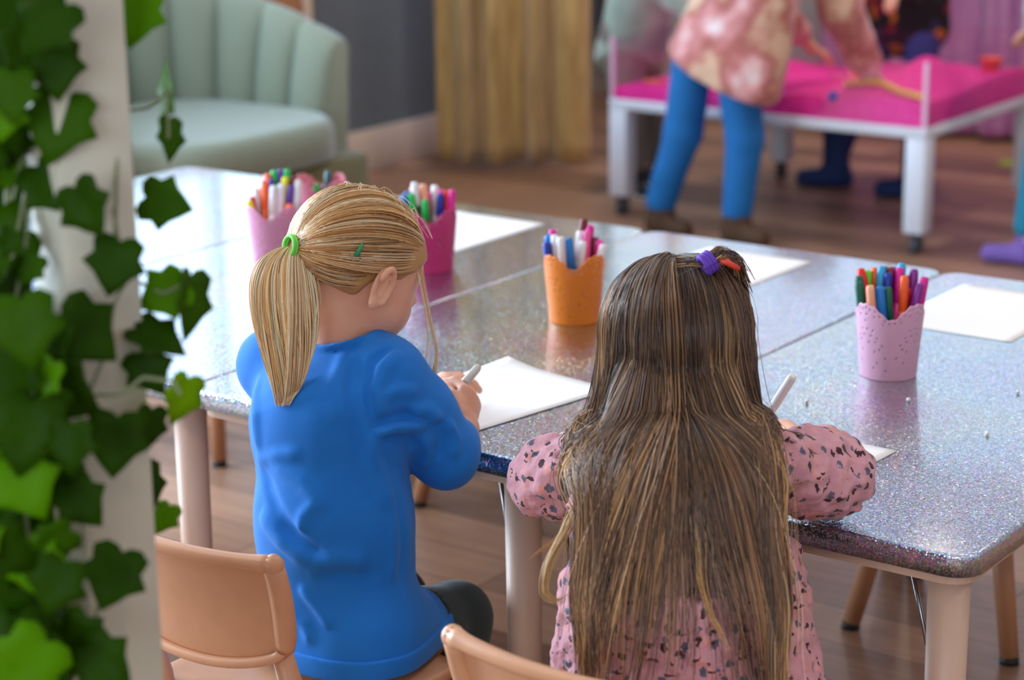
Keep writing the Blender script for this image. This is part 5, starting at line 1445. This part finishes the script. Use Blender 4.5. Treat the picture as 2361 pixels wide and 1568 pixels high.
# child in the pink coat: stands in front of the sand table, bends over it, one arm in the sand
yA = 3.235
hipL, hipR = np.array([-1.105, 3.215, .565]), np.array([-.975, 3.215, .565])
fL = np.array([-1.235, 3.245, .06]); fR = np.array([-.985, 3.265, .06]); kL = (hipL + fL) / 2 + [.01, .015, .0]; kR = (hipR + fR) / 2 + [.02, .02, .0]
shL, shR = np.array([-1.02, 3.30, .92]), np.array([-.80, 3.30, .92]); hdC = np.array([-.84, 3.44, 1.10])
haR = on(2005, 165, y=3.56); elR = on(1940, 25, y=3.44); haL = np.array([-.93, 3.60, .53]); elL = np.array([-1.04, 3.46, .72])
hfC = nrm([.35, .75, -.6])
bodyC = smin([simple_head(hdC, hfC), capsule((shL + shR) / 2, hdC - [0, 0, .06], .045),
    limb(hipL * .5 + hipR * .5, (shL + shR) / 2, XA, (.095, .075), (.10, .065)), capsule(shL, elL, .034, .028), capsule(elL, haL, .028, .018), capsule(shR, elR, .034, .028), capsule(elR, haR, .028, .018),
    capsule(hipL, kL, .055, .042), capsule(kL, fL, .042, .028), capsule(hipR, kR, .055, .042), capsule(kR, fR, .042, .028)], .02)
hC = smin([fist(haR, haR + np.array([.035, .035, -.035]), nrm([0.2, .2, -1.0]), 1, [.4] * 4, .85), fist(haL, haL + np.array([.03, .04, -.02]), nrm([0.2, .2, -1.0]), -1, [.4] * 4, .85)], .002)
bodyC = smin([bodyC, hC], .008)
pc = bmesh_('person', bodyC, [fL, fR, hdC, elR, haL, haR], .14, .006, SKIN, None); tag(pc, 'child in a pink mottled fluffy coat and blue trousers before the sand table', 'person')
jeans = smin([capsule(hipL, kL, .066, .056), capsule(kL, fL + [0, 0, .035], .055, .046), capsule(hipR, kR, .066, .056), capsule(kR, fR + [0, 0, .035], .055, .046), ell((hipL + hipR) / 2 + [0, 0, .02], (.12, .09, .08))], .02)
bmesh_('blue_trousers', lambda P: jeans(P) + .004 * vnoise(P, 16), [hipL, hipR, fL + [0, 0, .04], fR + [0, 0, .04]], .12, .007, mat('blue denim', srgb(22, 116, 190), .8, noise=.06), pc)
def coat(P):
    d = coat0(P); return d + .010 * vnoise(P, 28) + .006 * vnoise(P, 60)
hemC = np.array([-1.005, 3.205, .500])
coat0 = smin([limb(hemC, (shL + shR) / 2, nrm([1, -.05, 0]), (.195, .125), (.125, .10)), capsule(shL, elL, .062, .055), capsule(elL, haL + (elL - haL) * .3, .055, .045), capsule(shR, elR, .062, .058), capsule(elR, haR + (elR - haR) * .16, .060, .050)], .03)
coatF = smax(coat, plane(hemC + [0, 0, -.015], nrm([-.42, 0, -1.0])), .02)
bmesh_('mottled_coat', coatF, [hemC, shL, shR, elR, elL, haR, haL], .20, .008, fabric('pink mottled fleece', [(.30, srgb(244, 226, 224)), (.42, srgb(218, 150, 150)), (.52, srgb(176, 100, 92)), (.62, srgb(222, 184, 156))], 7, bump=.8), pc)
hair_cap('hair', hdC, hfC, (120, 86, 54), pc)
for a_ in (fL, fR): bmesh_('boot', smin([shoe_sdf(a_, [.55, -.15, 0], .10, .036), capsule(a_ - [0, 0, .02], a_ + [0, 0, .03], .040)], .02), [a_ + [.1, -.05, 0], a_], .09, .006, mat('brown suede', srgb(84, 60, 40), .85), pc)

# child with pale green top and grey trousers at the far left corner of the sand table
fq = [np.array([-1.60, 3.66, .06]), np.array([-1.63, 3.82, .06])]; hq = [np.array([-1.655, 3.68, .50]), np.array([-1.68, 3.80, .50])]
sq = [np.array([-1.54, 3.60, .86]), np.array([-1.58, 3.84, .86])]; hdQ = np.array([-1.46, 3.72, 1.04]); eq = [np.array([-1.40, 3.46, .72]), np.array([-1.44, 3.76, .70])]; wq = [np.array([-1.27, 3.52, .60]), np.array([-1.28, 3.72, .60])]
hfQ = nrm([.9, .1, -.5])
bodyQ = smin([simple_head(hdQ, hfQ), capsule((sq[0] + sq[1]) / 2, hdQ - [0, 0, .06], .045), limb((hq[0] + hq[1]) / 2, (sq[0] + sq[1]) / 2, [0, 1.0, 0], (.09, .07), (.10, .065))] +
    [capsule(hq[i], fq[i], .052, .028) for i in (0, 1)] + [capsule(sq[i], eq[i], .034, .028) for i in (0, 1)] + [capsule(eq[i], wq[i], .028, .018) for i in (0, 1)], .02)
hQ = smin([fist(wq[i], wq[i] + np.array([.05, 0, -.02]), nrm([.2, 0, -1.0]), 1 - 2 * i, [.4] * 4, .85) for i in (0, 1)], .002)
pq = bmesh_('person', smin([bodyQ, hQ], .008), fq + [hdQ] + eq + wq, .14, .006, SKIN, None); tag(pq, 'child in pale green top and grey trousers, left end of the sand table', 'person')
topQ = smin([limb((hq[0] + hq[1]) / 2 + [0, 0, -.06], (sq[0] + sq[1]) / 2, [0, 1.0, 0], (.135, .105), (.115, .085))] + [capsule(sq[i], eq[i], .052, .046) for i in (0, 1)] + [capsule(eq[i], wq[i] + (eq[i] - wq[i]) * .2, .045, .034) for i in (0, 1)], .025)
topQ2 = smax(lambda P: topQ(P) + .010 * vnoise(P * [1.6, 1.6, .5], 16), plane([-1.6, 3.72, .415], nrm([.2, -.5, -1.0])), .01)
bmesh_('green_top', topQ2, hq + sq + eq + wq, .20, .008, fabric('pale green cotton', [(.3, srgb(150, 174, 160)), (.7, srgb(184, 204, 190))], 9), pq)
trQ = smin([capsule(hq[i] + [0, 0, .02], fq[i] + [0, 0, .05], .076, .040) for i in (0, 1)], .02)
bmesh_('grey_trousers', lambda P: trQ(P) + .006 * vnoise(P * [1.5, 1.5, .6], 18), hq + [f_ + [0, 0, .05] for f_ in fq], .14, .007, mat('grey cotton', srgb(134, 130, 122), .9, noise=.08), pq)
hair_cap('hair', hdQ, hfQ, (90, 66, 48), pq)
for a_ in fq:
    sh_ = bmesh_('shoe', shoe_sdf(a_, [.8, -.5, 0], .09, .033), [a_, a_ + [.07, -.05, 0]], .09, .006, mat('black canvas', srgb(30, 32, 38), .7), pq)
    so_ = smax(smax(lambda P, g=shoe_sdf(a_, [.8, -.5, 0], .09, .036): g(P), plane([0, 0, .018], [0, 0, 1]), .002), plane([0, 0, .0], [0, 0, -1]), .001)
    bmesh_('sole', so_, [a_ * [1, 1, 0], a_ * [1, 1, 0] + [.07, -.05, 0]], .08, .005, MT['whiteplastic'], sh_)

# person in dark clothes behind the sand table, blue leggings and boots
fk = [np.array([-1.13, 4.16, .06]), np.array([-.83, 4.13, .06])]; hk = [np.array([-1.08, 4.40, .53]), np.array([-.95, 4.40, .53])]
skk = [np.array([-1.11, 4.36, .90]), np.array([-.87, 4.36, .90])]; hdK = np.array([-.98, 4.24, 1.08]); ek = [np.array([-1.12, 4.21, .74]), np.array([-.84, 4.21, .74])]; wk = [np.array([-1.03, 4.10, .66]), np.array([-.90, 4.10, .66])]
hfK = nrm([0, -.85, -.5])
bodyK = smin([simple_head(hdK, hfK), capsule((skk[0] + skk[1]) / 2, hdK - [0, 0, .06], .045), limb((hk[0] + hk[1]) / 2, (skk[0] + skk[1]) / 2, XA, (.09, .07), (.10, .065))] +
    [capsule(hk[i], fk[i], .052, .030) for i in (0, 1)] + [capsule(skk[i], ek[i], .034, .028) for i in (0, 1)] + [capsule(ek[i], wk[i], .028, .018) for i in (0, 1)], .02)
hK = smin([fist(wk[i], wk[i] + np.array([0, -.045, -.03]), nrm([0, -.2, -1.0]), 1 - 2 * i, [.4] * 4, .85) for i in (0, 1)], .002)
pk = bmesh_('person', smin([bodyK, hK], .008), fk + [hdK] + ek + wk, .14, .006, SKIN, None); tag(pk, 'child in dark multicoloured clothes and dark blue boots behind the sand table', 'person')
jkK = smin([limb((hk[0] + hk[1]) / 2 + [0, 0, -.02], (skk[0] + skk[1]) / 2, XA, (.155, .11), (.13, .09))] + [capsule(skk[i], ek[i], .058, .050) for i in (0, 1)] + [capsule(ek[i], wk[i] + (ek[i] - wk[i]) * .2, .05, .040) for i in (0, 1)], .03)
t = NT('dark patterned knit'); t.set(Roughness=.9); v_ = t.n('ShaderNodeTexVoronoi'); v_.inputs['Scale'].default_value = 24; t.l(t.coord(), v_.inputs['Vector'])
sp_ = t.n('ShaderNodeSeparateColor'); t.l(v_.outputs['Color'], sp_.inputs[0])
t.l(t.ramp(sp_.outputs[0], [(0, srgb(24, 20, 26)), (.55, srgb(40, 26, 36)), (.66, srgb(130, 26, 44)), (.76, srgb(30, 60, 46)), (.86, srgb(190, 110, 30)), (.94, srgb(40, 50, 90))], 'CONSTANT'), t.b.inputs['Base Color'])
bmesh_('dark_jumper', lambda P: jkK(P) + .006 * vnoise(P, 20), hk + skk + ek + wk, .20, .008, t.m, pk)
lk = smin([capsule(hk[i], fk[i] + [0, 0, .05], .060, .044) for i in (0, 1)], .02)
bmesh_('blue_leggings', lk, hk + [f_ + [0, 0, .05] for f_ in fk], .12, .007, mat('navy jersey', srgb(24, 52, 120), .85), pk)
hair_cap('hair', hdK, hfK, (60, 42, 34), pk)
for a_ in fk: bmesh_('boot', smin([shoe_sdf(a_, [-.75, -.45, 0], .10, .040), capsule(a_, a_ + [0, 0, .14], .043, .046)], .02), [a_, a_ + [-.08, -.05, .14]], .09, .006, mat('blue rubber', srgb(20, 56, 118), .6), pk)

# child mostly outside the frame at the right: grey sleeve, teal leggings, lilac shoe
fr2 = [np.array([-.165, 3.45, .06]), np.array([.02, 3.52, .06])]; hr2 = [np.array([-.13, 3.50, .50]), np.array([.02, 3.54, .50])]
sr2 = [np.array([-.16, 3.50, .86]), np.array([.06, 3.60, .86])]; hdR = np.array([-.12, 3.62, 1.04]); er2 = [np.array([-.19, 3.53, .70]), np.array([.02, 3.68, .70])]; wr3 = [np.array([-.27, 3.68, .62]), np.array([-.22, 3.76, .60])]
hfR = nrm([-.8, .4, -.45])
bodyR = smin([simple_head(hdR, hfR), capsule((sr2[0] + sr2[1]) / 2, hdR - [0, 0, .06], .045), limb((hr2[0] + hr2[1]) / 2, (sr2[0] + sr2[1]) / 2, XA, (.09, .07), (.10, .065))] +
    [capsule(hr2[i], fr2[i], .052, .030) for i in (0, 1)] + [capsule(sr2[i], er2[i], .034, .028) for i in (0, 1)] + [capsule(er2[i], wr3[i], .028, .018) for i in (0, 1)], .02)
hR3 = smin([fist(wr3[i], wr3[i] + np.array([-.045, .02, -.02]), nrm([-.2, 0, -1.0]), 1 - 2 * i, [.4] * 4, .85) for i in (0, 1)], .002)
prr = bmesh_('person', smin([bodyR, hR3], .008), fr2 + [hdR] + er2 + wr3, .14, .006, SKIN, None); tag(prr, 'child at the right edge of the picture with teal leggings and a lilac shoe', 'person')
drR = smin([limb((hr2[0] + hr2[1]) / 2 + [0, 0, -.14], (sr2[0] + sr2[1]) / 2, XA, (.15, .12), (.11, .08))] + [capsule(sr2[i], er2[i], .05, .045) for i in (0, 1)] + [capsule(er2[i], wr3[i] + (er2[i] - wr3[i]) * .2, .045, .034) for i in (0, 1)], .025)
drR2 = smax(lambda P: drR(P) + .006 * vnoise(P, 18), plane([0, 3.5, .335], [0, 0, -1]), .01)
bmesh_('grey_dress', drR2, hr2 + sr2 + er2 + wr3 + [np.array([-.05, 3.52, .34])], .18, .008, fabric('grey green cotton', [(.3, srgb(150, 160, 160)), (.7, srgb(186, 190, 196))], 9), prr)
lR = smin([capsule(hr2[i], fr2[i] + [0, 0, .05], .056, .040) for i in (0, 1)], .02)
bmesh_('teal_leggings', lR, hr2 + [f_ + [0, 0, .05] for f_ in fr2], .12, .007, mat('teal jersey', srgb(30, 130, 160), .85), prr)
hair_cap('hair', hdR, hfR, (110, 84, 60), prr)
for a_ in fr2: bmesh_('shoe', shoe_sdf(a_, [-.85, -.25, 0], .10, .034), [a_, a_ + [-.09, -.03, 0]], .09, .006, mat('lilac canvas', srgb(122, 96, 180), .7), prr)
# ------------------------------------------------------------------ post wound with ivy, nearest to the camera
pm = NT('painted wood'); pm.set(Roughness=.6); nz = pm.n('ShaderNodeTexNoise'); nz.inputs['Scale'].default_value = 8
pm.l(pm.coord((1, 1, .3)), nz.inputs['Vector']); pm.l(pm.ramp(nz.outputs['Fac'], [(.3, srgb(192, 194, 176)), (.7, srgb(208, 208, 192))]), pm.b.inputs['Base Color'])
DP = 1.75
pb = at(212, 784, DP); pang = math.atan2(R_[1], R_[0]) + math.radians(35)
post = empty('garden_post', (pb[0], pb[1], 0), pang)
MB().box((-.032, -.032, 0.0), (.032, .032, 2.3), .003).build('post_shaft', pm.m, post)
MB().box((-.045, -.045, 0.0), (.045, .045, .06), .004).build('post_foot', pm.m, post)
MB().box((-.05, -.045, 2.3), (.05, .045, 2.34), .004).build('post_cap', pm.m, post)
tag(post, 'square cream wooden post wound with ivy in the left foreground', 'post')
lv = NT('ivy leaf'); nz = lv.n('ShaderNodeTexNoise'); nz.inputs['Scale'].default_value = 26; lv.l(lv.coord(), nz.inputs['Vector'])
va = lv.n('ShaderNodeVertexColor', layer_name='tint'); lv.l(lv.mix(.5, va.outputs['Color'], lv.mix(nz.outputs['Fac'], srgb(14, 38, 0), srgb(52, 96, 0)), 'MIX'), lv.b.inputs['Base Color'])
lv.set(Roughness=.5, Specular_IOR_Level=.06, Transmission_Weight=0.0, Subsurface_Weight=.12, Subsurface_Radius=(.003, .006, .001))
vinem = mat('ivy stem', srgb(128, 136, 100), .6)
wovenm = mat('pale ribbon', srgb(206, 216, 224), .6)
# ivy outline with five lobes, unit size, stalk at the origin, tip towards +v
OUT = [(0, 0), (-.10, -.09), (-.28, -.12), (-.46, .0), (-.44, .13), (-.41, .24), (-.58, .44), (-.44, .53), (-.34, .60), (-.20, .78), (0, 1.0), (.20, .78), (.34, .60), (.44, .53), (.58, .44), (.41, .24), (.44, .13), (.46, .0), (.28, -.12), (.10, -.09)]
def leaf_geo(c, u, v, size, bend=.18):
    """c centre of the leaf, u across, v towards the tip"""
    u = nrm(u); v = nrm(v - u * (np.array(v) @ u)); n_ = np.cross(u, v); V = []; F_ = []
    spine = [(0, .0), (0, .25), (0, .5), (0, .75)]
    pts = [(x, y) for x, y in OUT]; allp = pts + [(x * .5, .35 + (y - .35) * .5) for x, y in pts] + [(0, .35)]
    for x, y in allp:
        z = -bend * (abs(x) ** 1.5 + .6 * max(0, y - .3) ** 2) + .05 * math.cos(9 * x) * y
        V.append(np.array(c) + size * (u * x + v * (y - .42) + n_ * z))
    m_ = len(pts)
    for i in range(m_): j = (i + 1) % m_; F_.append((i, j, m_ + j, m_ + i)); F_.append((m_ + i, m_ + j, 2 * m_, 2 * m_))
    return V, [tuple(dict.fromkeys(f)) for f in F_]
def garland(name, leaves, vines, label):
    g_ = empty(name, (0, 0, 0)); V = []; F_ = []; col = []
    for (c, u, v, s_, tint) in leaves:
        a, b = leaf_geo(c, u, v, s_, .12 + .2 * rg.random()); o0 = len(V); V += a; F_ += [[o0 + i for i in q] for q in b]; col += [tint] * len(a)
    me = bpy.data.meshes.new('foliage'); me.from_pydata([tuple(p) for p in V], [], F_); me.polygons.foreach_set('use_smooth', [True] * len(me.polygons))
    ca = me.color_attributes.new('tint', 'FLOAT_COLOR', 'POINT'); ca.data.foreach_set('color', np.c_[np.array(col), np.ones(len(col))].ravel()); me.materials.append(lv.m)
    fo = bpy.data.objects.new('foliage', me); C.objects.link(fo); fo.parent = g_
    sd_ = fo.modifiers.new('s', 'SOLIDIFY'); sd_.thickness = .0006
    mb = MB()
    for v_ in vines:
        p_ = np.array(v_, float)
        if len(p_) > 2: p_ = resample(p_[None], 24)[0]; p_[1:-1] = (p_[:-2] + p_[1:-1] * 2 + p_[2:]) / 4
        mb.tube(p_, .0016, 6)
    mb.build('vine', vinem, g_)
    tag(g_, label, 'ivy'); return g_
def px_leaf(px, py, w_, rot, tint, d=DP - .05, tilt=0.0, nar=1.0):
    """w_ = leaf length in pixels, rot = direction of its tip in degrees clockwise from straight down"""
    c = at(px, py, d); a = math.radians(rot); v = AX[1] * math.cos(a) - AX[0] * math.sin(a)
    u = AX[0] * math.cos(a) + AX[1] * math.sin(a); u = u * math.cos(tilt) + AX[2] * math.sin(tilt)
    return (c, u, v, w_ * 1.12 / F * d, srgb(*tint)[:3])
DK = (30, 54, 0); MD = (56, 96, 4); LT = (100, 164, 4); YL = (140, 196, 10)
front = [px_leaf(312, 38, 120, 10, LT, DP - .03), px_leaf(390, 205, 105, 175, LT, DP, 1.15), px_leaf(388, 320, 90, 0, MD, DP, 1.1), px_leaf(382, 468, 105, -75, MD, DP),
  px_leaf(266, 612, 118, 12, DK, DP - .08), px_leaf(378, 678, 105, 60, LT, DP), px_leaf(432, 700, 140, 8, MD, DP, 1.2), px_leaf(362, 786, 120, -60, DK, DP - .02, .9), px_leaf(346, 856, 100, -30, DK, DP - .02),
  px_leaf(416, 918, 105, 22, YL, DP, .9), px_leaf(344, 985, 90, 10, DK, DP - .02, .9), px_leaf(266, 1022, 130, 5, DK, DP - .08), px_leaf(340, 1120, 100, -10, DK, DP + .06, 1.1), px_leaf(262, 1330, 130, 20, DK, DP - .08), px_leaf(375, 1195, 70, 30, LT, DP + .1, .7),
  px_leaf(240, 1530, 130, -50, DK, DP - .08), px_leaf(190, 1160, 110, -40, DK, DP - .08)]
vn = lambda L_: [at(x, y, DP - .055) for x, y in L_]
vines1 = [vn([(185, -20), (205, 110), (235, 240), (270, 330), (268, 480), (262, 600)]), vn([(225, 175), (180, 245), (140, 300)]), vn([(262, 480), (275, 560), (300, 640)]),
  [at(x, y, DP) for x, y in ((290, 255), (340, 248), (370, 225), (390, 205))], [at(x, y, DP) for x, y in ((390, 205), (386, 260), (388, 320))], vn([(290, 650), (262, 700), (250, 800), (205, 905), (240, 960)]), vn([(205, 912), (280, 910), (330, 870)]), vn([(240, 960), (270, 1000)]),
  vn([(330, 870), (400, 880), (416, 910)]), vn([(245, 1330), (220, 1420), (230, 1520)]), [at(x, y, DP) for x, y in ((300, 640), (340, 660), (378, 678), (432, 650))]]
garland('ivy_garland', front, vines1, 'ivy strand with single leaves hanging across the cream post')
dense = []
big = [(135, 290, 150, 15, MD), (60, 110, 130, 30, DK), (128, 160, 120, -5, DK), (110, 60, 140, 40, DK), (35, 60, 150, 0, DK), (125, 430, 130, -40, DK), (200, 480, 120, -30, DK), (195, 770, 150, -50, DK), (110, 820, 160, 20, DK), (60, 760, 150, -10, MD), (150, 900, 150, -60, DK),
  (60, 1000, 160, 10, DK), (165, 1030, 110, 0, DK), (120, 1110, 120, 20, DK), (60, 1120, 140, -30, LT), (40, 1330, 140, 0, DK), (130, 1350, 120, 20, DK), (70, 1450, 150, -20, DK), (190, 1480, 130, -50, DK), (70, 620, 70, 30, MD), (30, 880, 140, 0, DK), (30, 220, 110, 0, MD), (20, 330, 100, 0, DK), (20, 560, 60, 20, DK)]
for b_ in big: dense.append(px_leaf(b_[0], b_[1], b_[2], b_[3], b_[4], DP - .06 - .10 * rg.random(), .3 * rg.standard_normal()))
for k in range(330):
    y = rg.uniform(-60, 1640)
    x = rg.uniform(-70, 95) if rg.random() < .8 else rg.uniform(60, 140)
    if 440 < y < 730 and x < 85 and rg.random() < .86: continue
    if x > 45 and (140 < y < 440 or 470 < y < 740 or 1090 < y < 1180): continue
    dense.append(px_leaf(x, y, rg.uniform(90, 160), rg.uniform(-70, 70), [DK, MD, DK, LT, MD, DK][rg.integers(6)], DP + rg.uniform(-.12, .28), rg.standard_normal() * .6))
vd = [[at(40 + 30 * math.sin(y / 130 + q), y, DP + .03 * q) for y in range(-60, 1650, 60)] for q in (-2, -1, 0, 1, 2)]
garland('ivy_garland', dense, vd, 'thick curtain of dark green ivy filling the left edge of the picture')
